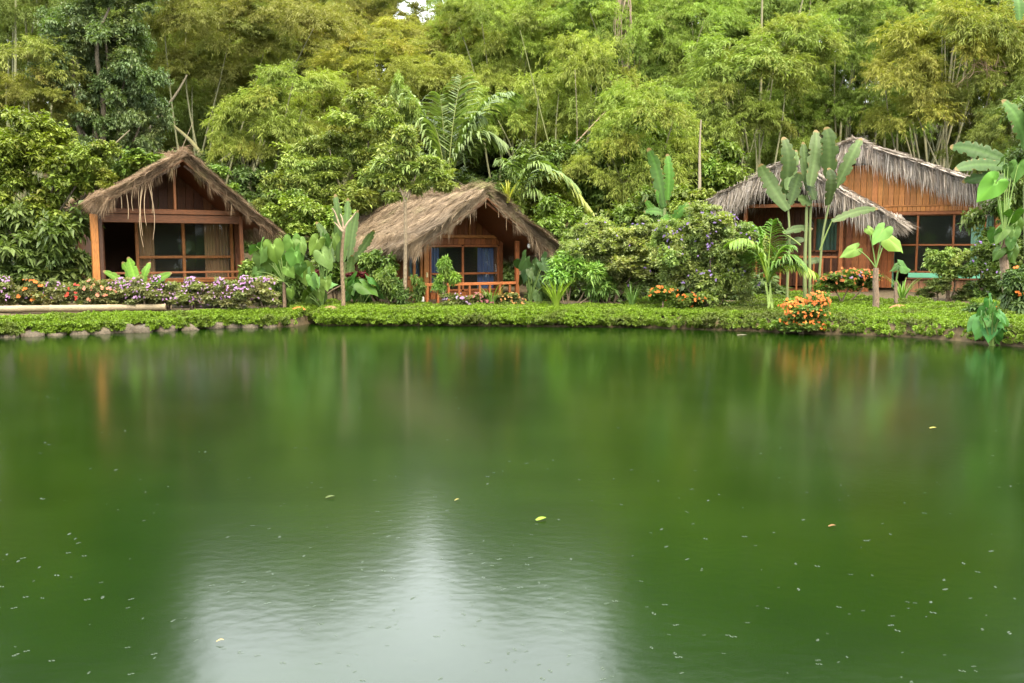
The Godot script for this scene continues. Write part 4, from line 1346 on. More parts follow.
func blossom() -> ArrayMesh:
	if S.has("blossom"):
		return S.blossom
	var s := Shape.new()
	for h in 4:
		var at := Vector3(rf(-0.7, 0.7), rf(-0.3, 0.3), rf(-0.7, 0.7)) if h > 0 else Vector3.ZERO
		var turn := rf(0, TAU)
		var j := rf(0.8, 1.15)
		for k in 5:
			var a := turn + TAU * k / 5.0
			var o := Vector3(cos(a), 0.25, sin(a)) * 0.62
			var sd := Vector3(-sin(a), 0, cos(a)) * 0.3
			s.quad(at, at + o * 0.6 + sd, at + o, at + o * 0.6 - sd, Color(j, j, j))
	S.blossom = s.mesh(M.petal)
	return S.blossom


# ---------------------------------------------------------------- large-leaved plants
# heart-shaped blade: fastened at a, tip direction t, upper side n
func heart_blade(s: Shape, a: Vector3, t: Vector3, n: Vector3, l: float, w: float, col: Color, droop := 0.25, cup := 0.35) -> void:
	t = t.normalized()
	n = (n - t * n.dot(t)).normalized()
	var r := t.cross(n)
	var half := [[1.0, 0.0], [0.8, 0.15], [0.58, 0.31], [0.34, 0.43], [0.1, 0.48], [-0.12, 0.45], [-0.28, 0.33], [-0.31, 0.18], [-0.2, 0.06], [-0.02, 0.005]]
	var rim := []
	for i in range(half.size() - 1, -1, -1):
		rim.append(Vector2(half[i][0], -half[i][1]))
	for i in range(1, half.size()):
		rim.append(Vector2(half[i][0], half[i][1]))
	var rows := []
	var cols := []
	var ph := rf(0, 9)
	for i in rim.size():
		var row := PackedVector3Array()
		var cr := []
		for k in 5:
			var f := k / 4.0
			var q: Vector2 = rim[i] * f
			var x := q.y * w / 0.48 * 0.5
			var wave := 0.06 * sin(i * 1.9 + ph) * f * f
			var up := -droop * q.x * absf(q.x) - cup * q.y * q.y * 1.6 + 0.16 * absf(q.y) + wave
			row.append(a + t * q.x * l + r * x + n * up * l)
			var vein := 1.0 + (0.45 if (i == 9 and f > 0.0) else (0.16 if i % 2 == 0 else 0.0)) * (1.0 - 0.5 * f)
			cr.append(Color(col.r * vein, col.g * vein, col.b * vein))
		rows.append(row)
		cols.append(cr)
	s.grid(rows, cols)

func petiole(s: Shape, b: Vector3, a: Vector3, col: Color, r := 0.016, sag := 0.12) -> void:
	var path := PackedVector3Array()
	var rad := PackedFloat32Array()
	for i in 7:
		var u := i / 6.0
		path.append(b.lerp(a, u) + Vector3.UP * sag * b.distance_to(a) * sin(PI * u))
		rad.append(r * (1.3 - 0.6 * u))
	s.tube(path, rad, 6, col, 0.0, false)

# a long blade from a to b, bulging along bow, its upper side turned to n
func banana_blade(s: Shape, a: Vector3, b: Vector3, bow: Vector3, n: Vector3, w: float, col: Color, fold := 0.3, torn := 0.15) -> void:
	var steps := 26
	var rows := []
	var cols := []
	var prev := Vector3.ZERO
	var rib := PackedVector3Array()
	for i in steps + 1:
		var u := float(i) / steps
		rib.append(a.lerp(b, u) + bow * sin(PI * pow(u, 1.2)))
	for i in steps + 1:
		var u := float(i) / steps
		var t := (rib[mini(i + 1, steps)] - rib[maxi(i - 1, 0)]).normalized()
		var nn := (n - t * n.dot(t)).normalized()
		var r := t.cross(nn)
		var wid := w * 0.5 * pow(maxf(sin(PI * clampf(0.06 + 0.93 * u, 0.0, 1.0)), 0.0), 0.55)
		var row := PackedVector3Array()
		var cr := []
		for k in 7:
			var q := (k - 3) / 3.0
			var tear := 1.0
			if absf(q) > 0.9 and wob.get_noise_2d(i * 3.1 + w * 40.0, q * 5.0 + a.x * 9.0) > 0.34 - torn:
				tear = rf(0.5, 0.85)
			row.append(rib[i] + r * q * wid * tear + nn * (absf(q) * fold * wid - q * q * fold * 0.9 * wid + 0.02 * wid * sin(i * 2.0 + q * 3.0)))
			var v := 1.0 + (0.5 if k == 3 else 0.0) + (0.05 if i % 2 == 0 else -0.05)
			cr.append(Color(0.16, 0.11, 0.045) if tear < 1.0 or (u > 0.95 and torn > 0.0) else Color(col.r * v, col.g * v, col.b * v))
		rows.append(row)
		cols.append(cr)
	s.grid(rows, cols)

# feather frond: rachis a to b bulging along bow, leaflets of length l that hang
func frond(s: Shape, a: Vector3, b: Vector3, bow: Vector3, l: float, col: Color, pairs := 34, hang := 0.5, w := 0.035) -> void:
	var path := PackedVector3Array()
	var rad := PackedFloat32Array()
	for i in 13:
		var u := i / 12.0
		path.append(a.lerp(b, u) + bow * sin(PI * pow(u, 0.9)))
		rad.append(0.03 * (1.0 - 0.85 * u))
	s.tube(path, rad, 5, Color(col.r * 1.3, col.g * 1.1, col.b), 0.0, false)
	for k in pairs:
		var u := 0.14 + 0.86 * (k + 0.5) / pairs
		var i := mini(int(u * 12.0), 11)
		var p: Vector3 = path[i].lerp(path[i + 1], u * 12.0 - i)
		var t := (path[i + 1] - path[i]).normalized()
		var side := t.cross(Vector3.UP)
		side = side.normalized() if side.length() > 0.15 else t.cross(Vector3.BACK).normalized()
		for sgn in [-1.0, 1.0]:
			var out: Vector3 = (side * sgn + t * 0.7 + rdir() * 0.12).normalized()
			var ll := l * (0.45 + 0.75 * sin(PI * pow(u, 0.75))) * rf(0.9, 1.1)
			var j := rf(0.8, 1.2)
			var cc := Color(col.r * j, col.g * j, col.b * j)
			var ww := out.cross((Vector3.UP + rdir() * 0.5).normalized()).normalized() * w
			var m1 := p + out * ll * 0.45 + Vector3.DOWN * hang * ll * 0.12
			var m2 := p + out * ll * 0.8 + Vector3.DOWN * hang * ll * 0.42
			var m3 := p + out * ll * 0.95 + Vector3.DOWN * hang * ll * 0.75
			s.quad(p - ww * 0.4, p + ww * 0.4, m1 + ww, m1 - ww, cc)
			s.quad(m1 - ww, m1 + ww, m2 + ww * 0.8, m2 - ww * 0.8, cc)
			s.tri(m2 - ww * 0.8, m2 + ww * 0.8, m3, cc)


# ---------------------------------------------------------------- the garden
# leaves: [tip px, tip py, where the stalk joins px, py, length of blade m, tone]
func ear_plant(label: String, px: float, py: float, d: float, leaves: Array, col: Color, group := "elephant ear plants", trunk := []) -> void:
	var base := P(px, py, d)
	base.y = ground(base.x, base.z)
	var o := thing("elephant_ear_plant", label, "plant", base, 0.0, group)
	var root := Vector3(0, 0.02, 0)
	if trunk.size():
		var tt := P(trunk[0], trunk[1], d) - base
		limb(o, "trunk", Vector3(0, -0.1, 0), tt, trunk[2], float(trunk[2]) * 0.8, Color(0.2, 0.145, 0.10), 0.03)
		root = tt
	if trunk.size() == 0 or leaves.size() > 5:
		for k in leaves.size():
			var q: Array = leaves[k]
			var sx := rf(-9, 9)
			var sy := rf(-7, 9)
			var tx := rf(-9, 9)
			leaves.append([q[2] + sx + tx, q[3] + sy + rf(9, 17), q[2] + sx, q[3] + sy, q[4] * rf(0.6, 1.15)])
	for q in leaves:
		var dd := d + rf(-0.5, 0.25)
		var a := P(q[2], q[3], dd) - base
		var tip := P(q[0], q[1], dd + rf(-0.1, 0.35)) - base
		var t := tip - a
		var l := t.length() * 0.92
		var s := Shape.new()
		petiole(s, root, a, Color(0.16, 0.24, 0.07), 0.014, 0.1)
		var n := Vector3(rf(-0.8, 0.8), rf(0.3, 1.1), 1.0)
		var k: float = q[4] if q.size() > 4 else rf(0.8, 1.2)
		heart_blade(s, a, t, n, l, l * rf(0.8, 1.02), Color(col.r * k * rf(0.8, 1.12), col.g * k, col.b * k * rf(0.6, 1.0)) * 0.56, rf(-0.1, 0.4), rf(0.1, 0.7))
		part("leaf", s, M.glossy_leaf, o)

func banana(called: String, label: String, px: float, py: float, d: float, stems: Array, leaves: Array, col: Color) -> void:
	var base := P(px, py, d)
	base.y = ground(base.x, base.z)
	var o := thing(called, label, "plant", base)
	for q in stems:
		var a := P(q[0], q[1], d) - base
		a.y = minf(a.y, 0.0) - 0.05
		limb(o, "stem", a, P(q[2], q[3], d) - base, q[4], float(q[4]) * 0.65, Color(0.13, 0.16, 0.06), 0.02, M.stem)
	for q in leaves:
		# [base px, py, tip px, py, width m, tone, stalk px, py]
		var dd := d + rf(-0.3, 0.3)
		var a := P(q[0], q[1], dd) - base
		var b := P(q[2], q[3], dd + rf(-0.3, 0.5)) - base
		var s := Shape.new()
		var k: float = q[5]
		var bow := Vector3(rf(-0.05, 0.05), 0.06, rf(-0.12, 0.12)) * a.distance_to(b)
		banana_blade(s, a, b, bow, Vector3(rf(-0.45, 0.45), rf(0.1, 0.6), 1.0), q[4], Color(col.r * k, col.g * k, col.b * k) * 0.52)
		if q.size() > 6:
			petiole(s, P(q[6], q[7], d) - base, a, Color(0.2, 0.27, 0.09), 0.022, 0.03)
		part("leaf", s, M.glossy_leaf, o)

func palm(label: String, px: float, py: float, d: float, fronds: Array, col: Color, leaflet: float, trunk := 0.0) -> void:
	var base := P(px, py, d)
	base.y = ground(base.x, base.z)
	var o := thing("palm", label, "palm", base, 0.0, "palms between the cabins")
	var heart := P(px, py, d) - base
	if trunk > 0.0:
		limb(o, "trunk", Vector3(0, -0.2, 0), heart, trunk, trunk * 0.8, Color(0.26, 0.22, 0.14), 0.02)
	else:
		for k in 4:
			limb(o, "stem", Vector3(rf(-0.15, 0.15), -0.05, rf(-0.15, 0.15)), heart + Vector3(rf(-0.1, 0.1), 0, 0), 0.035, 0.02, Color(0.2, 0.28, 0.07), 0.02, M.stem)
	for q in fronds:
		# [tip px, py, bow up m, tone, red, depth]
		var b := P(q[0], q[1], d + (q[5] if q.size() > 5 else rf(-1.0, 1.0))) - base
		var k: float = q[3]
		var warm: float = q[4] if q.size() > 4 else 1.0
		var s := Shape.new()
		frond(s, heart, b, Vector3(0, q[2], rf(-0.1, 0.2)), leaflet, Color(col.r * k * warm, col.g * k, col.b * k), 46, rf(0.5, 0.9), leaflet * 0.034)
		part("frond", s, M.leaf, o)

func blades(called: String, label: String, px: float, d: float, n: int, h: float, spread: float, col: Color, w := 0.03, py := 0.0) -> void:
	var o := thing(called, label, "plant", stand(px, 305, d) if py == 0.0 else P(px, py, d))
	for k in n:
		var a := rf(0, TAU)
		var out := Vector3(cos(a), 0, sin(a))
		var hh := h * rf(0.6, 1.1)
		var s := Shape.new()
		var j := rf(0.8, 1.25)
		var rows := []
		var r := Vector3(-sin(a), 0, cos(a))
		for i in 6:
			var u := i / 5.0
			var p := Vector3(out.x * 0.05, 0, out.z * 0.05) + Vector3.UP * hh * u * (1.0 - 0.22 * u * spread) + out * spread * hh * u * u * 0.6
			var ww := w * (1.0 - pow(u, 2.2)) + 0.002
			rows.append(PackedVector3Array([p - r * ww, p + out * ww * 0.25, p + r * ww]))
		s.grid(rows, [Color(col.r * j, col.g * j, col.b * j)])
		part("leaf", s, M.leaf, o)

func make_garden() -> void:
	var lilac := Color(0.29, 0.16, 0.31)
	var red := Color(0.34, 0.03, 0.016)
	var flame := Color(0.40, 0.105, 0.008)
	# flower bed before the tan-curtained cabin
	var bed := Color(0.17, 0.185, 0.08)
	var spots := [[-22, lilac, 40, "lilac"], [8, lilac, 46, "lilac"], [34, flame, 16, "orange red"], [60, lilac, 22, "lilac"], [82, red, 16, "deep red"], [100, Color(0.4, 0.15, 0.09), 22, "salmon"], [122, lilac, 70, "lilac"], [146, lilac, 56, "lilac"], [168, lilac, 90, "lilac"], [192, lilac, 76, "lilac"], [216, lilac, 80, "lilac"], [240, lilac, 80, "lilac"], [262, lilac, 50, "lilac"]]
	for q in spots:
		var d := 22.1 + rf(-0.2, 0.2)
		var label := "low bushy bed plant with lilac blossoms behind the bamboo edging poles"
		if q[3] != "lilac":
			label = "low bed plant with %s blossoms behind the bamboo edging poles" % q[3]
		bush("flowering_bed_plant", label, "lilac bed plants" if q[3] == "lilac" else "", "fine", q[0], d, [[q[0], 291 + rf(-4, 3), 15, 10], [q[0] + rf(-8, 8), 299, 16, 8], [q[0] + rf(-10, 10), 284 + rf(-3, 4), 7, 7]], bed * rf(0.85, 1.2), 90.0, 0.62, [[q[1], int(q[2] * 0.8), 0.028 if q[3] == "lilac" else 0.05]], "flowering plant")
	# broad paddle leaves rising in the bed
	banana("paddle_leaved_plant", "young plant with broad upright glossy leaves in the lilac bed", 137, 298, 22.3, [], [[138, 292, 122, 262, 0.26, 1.0], [139, 292, 128, 257, 0.3, 1.2], [140, 292, 150, 262, 0.28, 1.05], [137, 293, 103, 271, 0.2, 0.9], [141, 293, 172, 273, 0.24, 0.85], [140, 294, 162, 284, 0.2, 0.7], [137, 294, 116, 282, 0.2, 0.8]], Color(0.15, 0.30, 0.035))
	# elephant ears between the cabins
	var ear := Color(0.155, 0.27, 0.08)
	ear_plant("tall clump of elephant ears with pale ragged leaves beside the lilac bed", 284, 308, 23.3, [[268, 283, 262, 258, 1.2], [283, 290, 281, 262, 1.35], [253, 268, 262, 247, 1.0], [302, 280, 296, 253, 1.25], [276, 268, 273, 245, 1.3], [295, 263, 292, 240, 1.05], [256, 290, 258, 272, 0.8], [312, 290, 303, 268, 0.95], [291, 304, 289, 288, 1.0], [268, 300, 266, 285, 0.75]], ear, "", [284, 282, 0.05])
	ear_plant("elephant ear with broad spreading leaves behind the thin pale trunk", 322, 310, 23.2, [[309, 257, 318, 240, 1.0], [334, 272, 322, 253, 1.1], [330, 252, 334, 236, 0.95], [340, 285, 318, 282, 1.25], [305, 296, 311, 276, 1.05], [322, 303, 319, 290, 0.75], [300, 300, 306, 290, 0.7]], ear, "")
	ear_plant("dark green elephant ear beside the side wall of the blue-curtained cabin", 362, 309, 23.8, [[381, 295, 362, 284, 0.8], [350, 296, 357, 284, 0.7], [375, 305, 360, 294, 0.7], [345, 288, 355, 278, 0.75], [386, 286, 370, 279, 0.85], [340, 303, 350, 292, 0.6]], Color(0.09, 0.2, 0.04), "")
	ear_plant("dark elephant ears under the right eave of the blue-curtained cabin", 530, 306, 24.4, [[521, 285, 528, 268, 0.7], [540, 283, 533, 265, 0.75], [533, 305, 532, 287, 0.85], [519, 272, 526, 258, 0.6], [546, 295, 538, 279, 0.6], [550, 275, 542, 263, 0.65]], Color(0.10, 0.18, 0.07), "")
	ear_plant("low glossy elephant ears at the water's edge under the right-end trunk", 992, 338, 17.5, [[975, 341, 983, 322, 1.0], [988, 345, 990, 324, 1.15], [1002, 342, 999, 322, 1.05], [1015, 335, 1003, 323, 0.95], [966, 333, 978, 320, 0.9], [1010, 325, 1000, 314, 0.9], [975, 322, 985, 311, 0.85], [990, 318, 993, 305, 0.9], [1020, 345, 1010, 330, 0.95], [1000, 349, 998, 333, 1.0]], Color(0.085, 0.235, 0.06), "")
	ear_plant("slender plant with three huge pale leaves on a stub trunk before the big window", 875, 306, 21.8, [[871, 246, 884, 229, 1.25], [909, 252, 887, 238, 1.35], [838, 257, 856, 249, 1.2], [876, 235, 868, 229, 1.1]], Color(0.17, 0.28, 0.06), "", [876, 268, 0.085])
	ear_plant("small plant with two drooping leaves and a dry husk before the big window", 897, 306, 22.2, [[888, 272, 899, 265, 0.95], [912, 270, 901, 266, 0.9]], Color(0.12, 0.24, 0.06), "", [896, 282, 0.05])
	ear_plant("broad leaved climber on the trunk at the right end of the big house", 1008, 300, 20.5, [[974, 204, 996, 182, 1.5], [1012, 225, 1006, 205, 0.8], [994, 245, 1003, 230, 0.7], [1015, 185, 1018, 165, 0.7], [1006, 255, 1008, 240, 0.75], [1016, 265, 1012, 248, 0.7], [990, 262, 1000, 250, 0.7], [1021, 240, 1016, 222, 0.7], [998, 170, 1004, 158, 0.7]], Color(0.13, 0.26, 0.06), "", [1004, 238, 0.11])
	for q in [[262, 270, "light green leafy shrub in front of the right post of the tan-curtained cabin", 24.2], [300, 286, "leafy shrub low among the pale elephant ears", 23.9], [335, 262, "leafy shrub behind the stiff upright banana leaves", 25.4], [378, 268, "leafy shrub against the side wall of the blue-curtained cabin", 24.4]]:
		bush("garden_shrub", q[2], "", "broad", q[0], q[3], [[q[0], q[1], 17, 13], [q[0] + rf(-8, 8), q[1] + 14, 16, 11], [q[0] + rf(-12, 12), q[1] - 10, 10, 8]], Color(0.13, 0.2, 0.045), 40.0)
	# bananas and their kin
	banana("banana_plant", "banana plant with stiff upright grey green leaves between the cabins", 343, 308, 24.6, [[344, 306, 344, 262, 0.1]], [[338, 262, 335, 194, 0.3, 0.95], [343, 262, 348, 198, 0.3, 1.25], [334, 262, 316, 222, 0.24, 0.85], [349, 262, 358, 210, 0.26, 0.9], [352, 264, 374, 230, 0.24, 0.75], [347, 285, 352, 255, 0.24, 0.9]], Color(0.12, 0.195, 0.06))
	var tall := thing("thin_tree", "thin pale bare trunk with forked twigs rising before the banana plant", "tree", stand(343, 306, 22.9))
	var tp := P(344, 232, 22.9) - tall.position
	limb(tall, "trunk", Vector3(0, -0.1, 0), tp, 0.055, 0.036, Color(0.2, 0.145, 0.09), 0.03)
	for q in [[332, 208], [356, 212], [340, 214], [334, 222]]:
		limb(tall, "twig", tp, P(q[0], q[1], 22.9) - tall.position, 0.03, 0.012, Color(0.34, 0.26, 0.18), 0.08)
	banana("banana_plant", "banana plant with two long dark upright leaves on the slope behind the purple shrub", 662, 245, 28.5, [[664, 250, 665, 208, 0.07]], [[664, 207, 648, 148, 0.42, 0.65], [668, 200, 667, 154, 0.34, 1.15], [664, 213, 655, 190, 0.3, 1.2], [668, 214, 644, 212, 0.3, 0.9], [661, 222, 645, 200, 0.28, 1.05], [669, 226, 690, 203, 0.3, 1.0], [660, 222, 676, 218, 0.3, 1.3]], Color(0.10, 0.23, 0.04))
	banana("heliconia_clump", "tall clump of paddle leaved heliconia before the porch of the big house", 808, 292, 23.6, [[788, 292, 788, 208, 0.04], [806, 294, 807, 195, 0.055], [810, 294, 812, 190, 0.045], [816, 292, 829, 205, 0.04]], [
		[788, 210, 760, 164, 0.42, 0.95], [785, 196, 783, 137, 0.40, 0.85], [787, 190, 796, 150, 0.3, 1.35], [790, 205, 800, 172, 0.34, 0.75], [808, 190, 803, 142, 0.3, 0.9], [810, 186, 816, 130, 0.4, 0.95], [829, 178, 826, 127, 0.46, 0.9], [828, 205, 828, 168, 0.44, 0.6], [836, 188, 861, 138, 0.36, 1.05, 829, 205], [832, 221, 878, 209, 0.26, 1.05, 820, 250], [783, 233, 813, 229, 0.22, 0.85, 800, 245], [798, 198, 812, 205, 0.3, 1.2], [815, 200, 806, 178, 0.34, 0.7], [806, 263, 822, 260, 0.2, 0.8, 806, 270], [786, 243, 806, 240, 0.2, 0.7]], Color(0.11, 0.17, 0.058))
	banana("banana_plant", "banana plant with large leaves reaching in at the right end of the grey thatch", 1030, 300, 22.0, [[1030, 300, 1026, 185, 0.1]], [[1005, 160, 950, 147, 0.42, 0.75], [1008, 166, 955, 170, 0.36, 0.8], [1028, 150, 1002, 100, 0.4, 1.25], [1012, 178, 962, 182, 0.3, 0.7], [1030, 140, 1040, 90, 0.4, 1.0], [1020, 20, 1015, -8, 0.3, 1.2]], Color(0.095, 0.18, 0.05))
	# palms
	palm("tall palm with long hanging fronds behind the roof of the blue-curtained cabin", 447, 190, 33.0, [[403, 85, 0.8, 1.2, 1.0], [462, 76, 0.6, 1.0], [510, 92, 1.0, 0.8, 0.95], [425, 120, 0.9, 1.0], [500, 140, 1.0, 0.85], [385, 150, 0.8, 0.85], [475, 115, 0.9, 0.9], [440, 95, 0.5, 0.9]], Color(0.16, 0.22, 0.075), 1.25, 0.14)
	palm("palm with arching fronds at the right verge of the blue-curtained cabin", 520, 205, 31.0, [[548, 165, 0.6, 0.9], [590, 210, 1.1, 1.35, 1.3], [575, 185, 0.8, 0.8], [505, 160, 0.5, 0.9], [530, 155, 0.4, 0.9], [560, 225, 0.8, 0.8]], Color(0.15, 0.22, 0.055), 0.9, 0.12)
	palm("small feather palm with a yellow drooping frond before the porch of the big house", 768, 282, 21.9, [[748, 222, 0.25, 1.15], [773, 220, 0.2, 1.0], [730, 243, 0.5, 1.2, 1.2, -0.3], [790, 245, 0.3, 0.9], [758, 228, 0.2, 1.0], [800, 262, 0.4, 0.85], [814, 272, 0.35, 1.35, 1.4, -0.4], [740, 262, 0.4, 0.8], [782, 262, 0.2, 0.7]], Color(0.11, 0.215, 0.03), 0.5)
	# thin tree that stands before the blue-curtained cabin
	var ft := thing("thin_tree", "slender grey trunk rising before the roof of the blue-curtained cabin", "tree", stand(405, 307, 23.6))
	var fb := ft.position
	limb(ft, "trunk", Vector3(0, -0.1, 0), P(405, 200, 23.6) - fb, 0.055, 0.036, Color(0.22, 0.175, 0.115), 0.025)
	for q in [[403, 165], [412, 180], [395, 175], [418, 168]]:
		limb(ft, "limb", P(405, 202, 23.6) - fb, P(q[0], q[1], 23.6) - fb, 0.03, 0.012, Color(0.40, 0.32, 0.22), 0.06)
	crown(ft, "long", lobes_at(ft, [[395, 178, 11, 7], [414, 168, 11, 7], [402, 152, 11, 8], [427, 163, 10, 7], [438, 176, 11, 6], [386, 165, 10, 7], [418, 188, 9, 5], [446, 185, 10, 5], [405, 136, 10, 8], [394, 196, 9, 5]], 23.6), Color(0.16, 0.21, 0.05))
	# shrubs
	bush("fern_leaved_shrub", "upright feathery green shrub beside the slender trunk", "", "fine", 393, 23.7, [[386, 283, 12, 16], [396, 290, 12, 14], [418, 290, 8, 16]], Color(0.10, 0.16, 0.045), 70.0, 0.8)
	bush("leafy_sapling", "light green sapling before the balustrade of the blue-curtained cabin", "", "long", 446, 23.6, [[443, 264, 6, 7], [449, 276, 8, 6], [440, 286, 6, 6]], Color(0.13, 0.23, 0.04), 46.0, 0.6)
	for q in [[455, "lilac flowered border plant before the balustrade", Color(0.22, 0.15, 0.24)], [508, "orange and yellow flowered border plant before the balustrade", Color(0.30, 0.15, 0.04)], [478, "dull pink flowered border plant before the balustrade", Color(0.2, 0.07, 0.065)]]:
		bush("border_plant", q[1], "", "fine", q[0], 23.5, [[q[0], 300, 15, 7], [q[0] + 8, 303, 13, 5]], Color(0.12, 0.15, 0.05), 80.0, 0.65, [[q[2], 34, 0.032]], "flowering plant")
	bush("red_leaved_plant", "dark red leaved plant between the elephant ears", "", "broad", 315, 24.2, [[312, 276, 8, 5], [357, 275, 9, 4]], Color(0.09, 0.012, 0.014), 60.0, 0.5)
	bush("purple_flowered_shrub", "big airy shrub with purple flower spikes before the slope", "", "fine", 708, 22.6, [[705, 232, 34, 22], [730, 258, 34, 28], [680, 262, 32, 26], [710, 282, 38, 22], [748, 245, 18, 18], [668, 236, 18, 16], [690, 248, 30, 24], [738, 284, 26, 18], [720, 220, 16, 10]], Color(0.195, 0.25, 0.09), 62.0, 1.0, [[Color(0.15, 0.10, 0.25), 130, 0.03]])
	bush("purple_flowered_shrub", "loose olive shrub with few purple flowers beside the blue-curtained cabin", "", "fine", 610, 23.8, [[605, 244, 30, 20], [635, 250, 30, 22], [578, 252, 20, 18], [620, 276, 38, 20], [654, 272, 24, 18], [590, 230, 16, 10], [645, 232, 18, 12], [570, 275, 18, 16]], Color(0.195, 0.235, 0.08), 60.0, 1.0, [[Color(0.15, 0.10, 0.25), 45, 0.028]])
	bush("broad_leaved_plant", "bright green plant with rosettes of pointed leaves right of the balustrade", "", "long", 568, 23.4, [[566, 262, 14, 9], [560, 275, 12, 9], [575, 270, 12, 8], [592, 272, 12, 10], [600, 288, 12, 9]], Color(0.14, 0.25, 0.05), 44.0, 0.62)
	bush("lantana", "round bush of bright orange blossoms hanging over the water", "", "fine", 806, 19.9, [[806, 316, 25, 13], [794, 308, 15, 11], [816, 303, 14, 12], [806, 324, 22, 7]], Color(0.11, 0.17, 0.035), 74.0, 0.7, [[flame, 150, 0.034], [Color(0.38, 0.17, 0.02), 40, 0.03]], "flowering plant")
	bush("lantana", "orange flowered bush below the porch boards of the big house", "", "fine", 842, 23.2, [[832, 283, 16, 10], [850, 279, 17, 11], [868, 278, 14, 9]], Color(0.11, 0.17, 0.035), 74.0, 0.75, [[Color(0.34, 0.10, 0.02), 95, 0.034], [Color(0.25, 0.15, 0.28), 8, 0.04]], "flowering plant")
	bush("lantana", "few orange blossoms at the foot of the purple flowered shrub", "", "fine", 664, 22.2, [[662, 293, 15, 8], [690, 300, 16, 7]], Color(0.10, 0.15, 0.03), 74.0, 0.7, [[flame, 34, 0.038]], "flowering plant")
	bush("pale_shrub", "small shrub with pale yellow green leaves before the big window", "", "broad", 948, 23.4, [[945, 262, 14, 9], [958, 255, 10, 8], [935, 255, 10, 6], [950, 272, 12, 7]], Color(0.2, 0.26, 0.07), 36.0, 0.5)
	bush("garden_shrub", "dense green shrub against the right edge of the big window", "", "fine", 985, 23.0, [[985, 252, 16, 10], [975, 268, 16, 10], [995, 280, 18, 14], [985, 300, 18, 14]], Color(0.08, 0.13, 0.03), 64.0, 0.9, [[Color(0.15, 0.10, 0.25), 14, 0.035]])
	bush("garden_shrub", "low brown green shrub by the low board wall", "", "fine", 940, 23.2, [[938, 285, 14, 8], [965, 298, 16, 10], [925, 292, 10, 6]], Color(0.09, 0.12, 0.035), 64.0, 0.8)
	bush("garden_shrub", "dark mixed shrub at the foot of the right-end trunk", "", "broad", 1015, 19.8, [[1018, 300, 16, 20], [985, 312, 14, 10], [1012, 280, 14, 12]], Color(0.06, 0.10, 0.03), 60.0, 0.6, [[flame, 6, 0.05]])
	bush("roof_fern", "green plants growing on the left slope of the tan-curtained cabin roof", "", "broad", 150, 25.2, [[140, 160, 20, 9], [118, 172, 16, 9], [100, 184, 14, 8]], Color(0.11, 0.17, 0.03), 44.0, 0.6, [], "plant")
	bush("roof_fern", "small seedlings growing on the right slope of the tan-curtained cabin roof", "", "broad", 212, 25.2, [[215, 170, 11, 6], [232, 188, 8, 5]], Color(0.12, 0.20, 0.03), 44.0, 0.5, [], "plant")
	blades("grass_clump", "clump of tall bright yellow green blades right of the balustrade", 556, 22.9, 46, 1.05, 0.8, Color(0.22, 0.32, 0.04), 0.018)
	blades("yellow_bromeliad", "yellow strap leaved plant on the ridge end of the blue-curtained cabin", 508, 25.3, 26, 0.75, 0.7, Color(0.26, 0.26, 0.03), 0.02, 203.0)
	blades("strap_leaved_plant", "strap leaved plant before the balustrade of the blue-curtained cabin", 492, 23.4, 22, 0.75, 0.8, Color(0.13, 0.22, 0.05), 0.02)
	blades("strap_leaved_plant", "strap leaved clump between the small trunk plants before the big window", 902, 23.2, 26, 0.8, 0.9, Color(0.13, 0.23, 0.04), 0.022)
	blades("strap_leaved_plant", "upright strap leaves at the foot of the olive shrub", 632, 22.9, 20, 0.8, 0.6, Color(0.10, 0.18, 0.04), 0.022)


# ---------------------------------------------------------------- small things
func bamboo_pole(label: String, a: Vector3, b: Vector3, r: float, col: Color) -> void:
	var o := thing("bamboo_pole", label, "pole", a, 0.0, "bamboo poles edging the bed")
	var n := 7
	for i in n:
		var p := (b - a) * (float(i) / n)
		var q := (b - a) * ((i + 1.0) / n)
		var s := Shape.new()
		var t := (q - p) * 0.02
		s.tube(PackedVector3Array([p, p + t, p + t * 3.0, (p + q) * 0.5, q - t * 3.0, q - t, q]), PackedFloat32Array([r * 1.08, r * 1.1, r * 0.98, r * 0.96, r * 0.98, r * 1.1, r * 1.08]), 10, col * rf(0.85, 1.12))
		part("segment", s, M.wood_along, o)

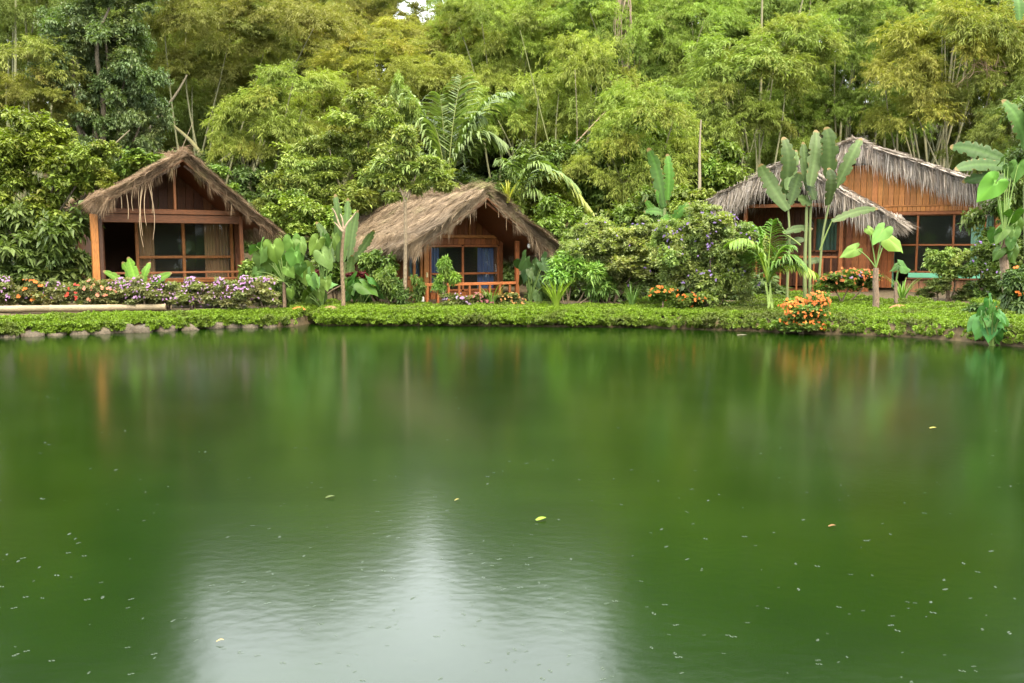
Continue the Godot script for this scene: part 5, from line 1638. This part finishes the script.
func make_small_things() -> void:
	var a := P(-40, 308.5, 21.1)
	var b := P(166, 307.5, 22.0)
	a.y = 0.46
	b.y = 0.46
	bamboo_pole("long pale bamboo pole edging the red and lilac bed", a, b, 0.085, Color(0.30, 0.24, 0.15))
	a = P(172, 306, 22.1)
	b = P(248, 306.5, 22.6)
	a.y = 0.48
	b.y = 0.44
	bamboo_pole("grey bamboo pole edging the lilac bed beyond the long pale one", a, b, 0.06, Color(0.2, 0.17, 0.12))
	a = P(222, 311, 21.9)
	b = P(272, 309.5, 22.4)
	a.y = 0.38
	b.y = 0.38
	bamboo_pole("short bamboo pole lying at the end of the lilac bed", a, b, 0.06, Color(0.22, 0.18, 0.125))
	a = P(440, 309.5, 22.9)
	b = P(545, 309, 23.2)
	a.y = 0.36
	b.y = 0.36
	bamboo_pole("low bamboo pole before the balustrade of the blue-curtained cabin", a, b, 0.05, Color(0.22, 0.18, 0.125))
	for q in [[298, 304, 22.3, "curled orange dry leaf lying on the bank by the thin pale trunk", Color(0.30, 0.12, 0.02), 0.3], [330, 306, 22.5, "tan dry leaf lying on the bank by the elephant ears", Color(0.20, 0.13, 0.06), 0.35], [899, 304, 21.4, "curled tan husk lying under the drooping plant", Color(0.27, 0.14, 0.055), 0.35]]:
		var p := stand(q[0], q[1], q[2])
		var s := Shape.new()
		banana_blade(s, Vector3(-0.5, 0.06, 0.05) * float(q[5]) * 1.3, Vector3(0.5, 0.08, 0) * float(q[5]) * 1.3, Vector3(0, 0.05, 0), Vector3(0.2, 1.0, 0.5), 0.16, q[4], 0.6)
		var l := part(numbered("dry_leaf"), s, M.leaf, self)
		l.position = p + Vector3(0, 0.06, 0)
		tag(l, q[3], "leaf")
	# leaves afloat
	for q in [[541, 519, 0.07, "bright yellow green leaf floating in the middle of the pond", Color(0.13, 0.20, 0.012)], [330, 497, 0.055, "dull olive leaf floating on the pond beside the raindrop rings", Color(0.04, 0.055, 0.006)], [933, 428, 0.06, "tiny yellow leaf floating before the orange house", Color(0.2, 0.17, 0.03)], [220, 641, 0.022, "tan scrap of leaf floating on the reflected sky", Color(0.25, 0.19, 0.08)], [832, 526, 0.04, "brown leaf scrap floating below the orange reflection", Color(0.12, 0.06, 0.02)], [457, 500, 0.03, "small ochre leaf scrap floating near the yellow green leaf", Color(0.14, 0.12, 0.03)], [742, 335, 0.2, "grey twig litter floating at the foot of the purple flowered shrub", Color(0.1, 0.09, 0.06)]]:
		var p := on_level(q[0], q[1], 0.012)
		var s := Shape.new()
		var l: float = q[2] * 0.62
		banana_blade(s, Vector3(-l, 0.0, 0.012), Vector3(l, 0.004, -0.012), Vector3(0, 0.006, 0), Vector3(0.1, 1, 0.1), l * 0.9, q[4], 0.2, 0.0)
		var o := part(numbered("floating_leaf"), s, M.glossy_leaf, self)
		o.position = p
		o.rotation.y = rf(-0.5, 0.5)
		tag(o, q[3], "leaf")
	# rain on the water: small crowns and rings
	var s := Shape.new()
	for k in 7:
		var an := rf(0, TAU)
		var rr := rf(0.15, 1.0)
		var span := rf(0.25, 0.6)
		var rows := []
		for i in 5:
			var w := an + span * (i - 2) / 2.0
			var wide := 0.16 * (1.0 - absf(i - 2) * 0.42)
			var out := Vector3(cos(w), 0, sin(w))
			rows.append(PackedVector3Array([out * (rr - wide), out * rr + Vector3.UP * wide * 0.5, out * (rr + wide)]))
		s.grid(rows, [Color.WHITE])
	var mesh_ := s.mesh(M.drop)
	var where := []
	var tint := PackedColorArray()
	for i in 460:
		var px := rf(-60, 1084)
		var py := lerpf(395, 683, pow(rf(0, 1), 0.8))
		if py < 470 and rf(0, 1) < 0.35:
			continue
		var p := on_level(px, py, 0.001)
		where.append(Transform3D(Basis(Vector3.UP, rf(0, TAU)).scaled(Vector3(1.0, rf(0.6, 1.4), 1.0) * rf(0.008, 0.022)), p))
		tint.append(Color.WHITE)
	var rain := copies("raindrop_rings", mesh_, where, tint, self)
	tag(rain, "small rings and crowns where raindrops strike the pond", "ripples")
